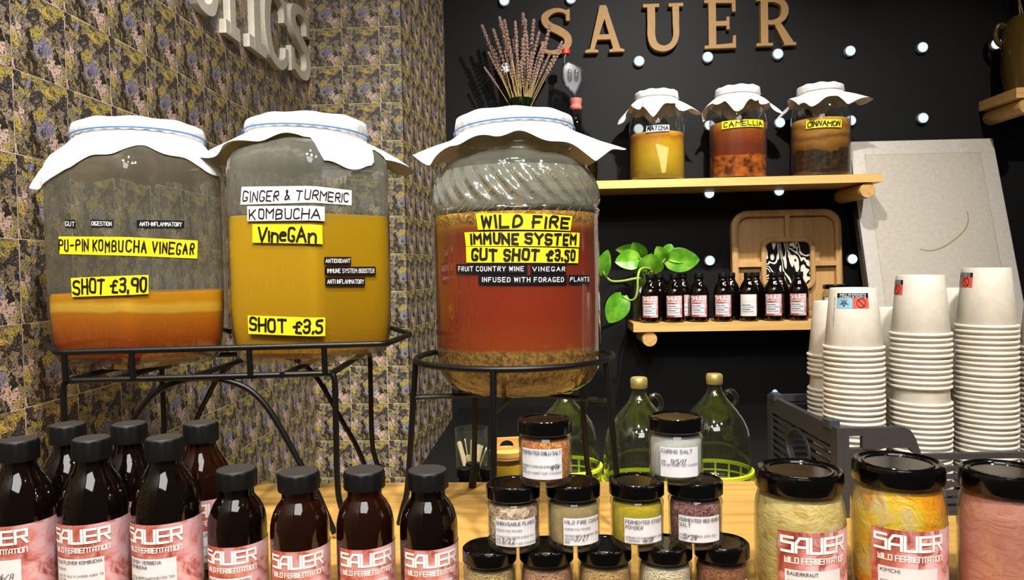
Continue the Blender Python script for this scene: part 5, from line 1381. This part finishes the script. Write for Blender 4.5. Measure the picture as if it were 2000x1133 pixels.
# stirrer glass
x, y = back_xy(922, 1.85); z1 = P(922, 836, 1.85).z
gl = thing('drinking_glass', 'tall clear glass of wooden stirrers behind the round wire stand', 'glass', (x, y, BT)); Hg = z1-BT
obj('glass_body', MB().lathe([(0, .006), (.034, 0), (.037, .004), (.041, Hg-.001), (.0405, Hg), (.0395, Hg-.001), (.0355, .010), (0, .010)], 48), M['glass'], gl)
st_me = mesh_of('stirrer', MB().prism(rrect(-.0075, .0075, 0, .19, .0074, 5), lambda a, b, d: (a, d, b), -.0012, .0012), M['birch'], False)
tipz = [(896, 862), (908, 857), (920, 872), (925, 858), (936, 868), (943, 870), (950, 874), (901, 884), (914, 888), (931, 884)]
for i, (px, py) in enumerate(tipz):
    tp = P(px, py, 1.85+.012*((i % 3)-1)); bs = Vector((x+(tp.x-x)*-.35+.003*((i % 3)-1), y+.012*((i % 4)-1.5), BT+.012))
    o = bpy.data.objects.new('wooden_stirrer', st_me); COL.objects.link(o); dv = tp-bs
    o.location = bs; o.rotation_euler = (dv.to_track_quat('Z', 'Y').to_matrix() @ Matrix.Rotation(R((-30, 20, 55, -10, 35)[i % 5]), 3, 'Z')).to_euler()
    o.scale = (1, 1, dv.length/.19)
    tag(o, 'pale wooden stirrer standing in the tall clear glass', 'stirrer', 'stirrers in the glass')
# amber bottles just behind the counter edge
for i, (px, py, d, lb) in enumerate(((906, 914, 1.66, 'small amber bottle behind the counter edge, in front of the stirrer glass'), (951, 913, 1.67, 'small amber bottle behind the counter edge, right of the stirrer glass'), (923, 904, 1.74, 'small amber bottle behind the counter edge, between its two neighbours'))):
    x, y = back_xy(px, d); z1 = P(px, py, d).z; S = (z1-BT)/.143
    t = thing('amber_bottle', lb, 'bottle', (x, y, BT), facing(x, y), 'small amber bottles on the back counter')
    obj('glass_body', MB().lathe([(a*.74, b*S) for a, b in bottle_profile(False)], 40), M['amber_dark'], t)
    obj('screw_cap', cap_mb(.0165, .143*S-.020, .143*S), M['cap'], t, True, 25)
# honey jar with a wooden lid
x, y = back_xy(990, 1.79); z1 = P(990, 893, 1.79).z
hj = thing('honey_jar', 'jar of yellow honey with a bamboo handled lid', 'jar', (x, y, BT), facing(x, y)+R(8)); Hh = z1-BT
obj('glass_body', MB().lathe([(0, .004), (.035, 0), (.041, .006), (.041, Hh-.012), (.036, Hh-.003), (.036, Hh)], 40, cap1=False), M['glass'], hj)
obj('honey', MB().lathe([(0, .007), (.037, .008), (.0385, Hh-.016), (0, Hh-.015)], 40), plain('golden_honey', (220, 176, 30), .25), hj)
ld = obj('lid', MB().lathe([(.036, Hh-.001), (.040, Hh), (.040, Hh+.004), (.036, Hh+.005), (.041, Hh+.006), (.041, Hh+.018), (0, Hh+.018)], 40), M['bamboo'], hj)
hb = MB()
oq = [(-.026, 0), (.026, 0), (.026, .038), (-.026, .038)]
n = 16; arcp = [(.017*math.cos(PI*i/n), .006+.020*math.sin(PI*i/n)) for i in range(n+1)]
hb.box(-.030, -.017, -.004, .004, Hh+.018, Hh+.048); hb.box(.017, .030, -.004, .004, Hh+.018, Hh+.048)
hb.prism(arcp[::-1]+[(-.017, .030), (.017, .030)] if False else [(.017, .030)]+[(-.017, .030)]+[(-.017, .010)]+[(.017*math.cos(PI*(1-i/n)), .010+.014*math.sin(PI*i/n)) for i in range(1, n)]+[(.017, .010)], lambda a, b, d: (a, d, b+Hh+.018), -.004, .004)
hb.box(-.017, .017, -.004, .004, Hh+.018, Hh+.022)
obj('handle', hb, M['bamboo'], ld, False)

# crock with dry grasses on the right shelf
x, y, z = on_wall(2012, 170, .12, zR); k = y/F
cx_ = thing('crock', 'olive glazed crock with a loop handle at the top right corner', 'vase', (x, y, zR), facing(x, y))
Hc = (172-24)*k
obj('glazed_body', MB().lathe([(0, .004), (.07, 0), (.088, .012), (.098, .08), (.101, .17), (.097, Hc-.05), (.086, Hc-.02), (.076, Hc-.006), (.078, Hc), (.070, Hc), (.066, Hc-.02), (.07, Hc-.1), (0, Hc-.11)], 56), M['crock'], cx_)
obj('handle', MB().tube(smooth_path([(-.078, -.02, Hc-.025), (-.100, -.03, Hc-.018), (-.112, -.035, Hc-.035), (-.114, -.035, Hc-.065), (-.104, -.03, Hc-.09), (-.092, -.02, Hc-.10)], 5), .010, 10), M['crock'], cx_)
gm = mesh_of('grass_stem', MB().tube(smooth_path([(0, 0, 0), (.004, 0, .2), (.012, .002, .38)], 4), .0028, 6), M['stalk'])
rg = random.Random(5)
for i in range(14):
    o = bpy.data.objects.new('grass_stem', gm); COL.objects.link(o); o.location = (x+rg.uniform(-.045, .045), y+rg.uniform(-.04, .04), zR+Hc-.104)
    o.rotation_euler = (rg.uniform(-.25, .25), rg.uniform(-.3, .25), rg.uniform(0, 6.2)); tag(o, 'dry grass stem standing in the olive crock', 'dried grass', 'dry grasses in the crock')
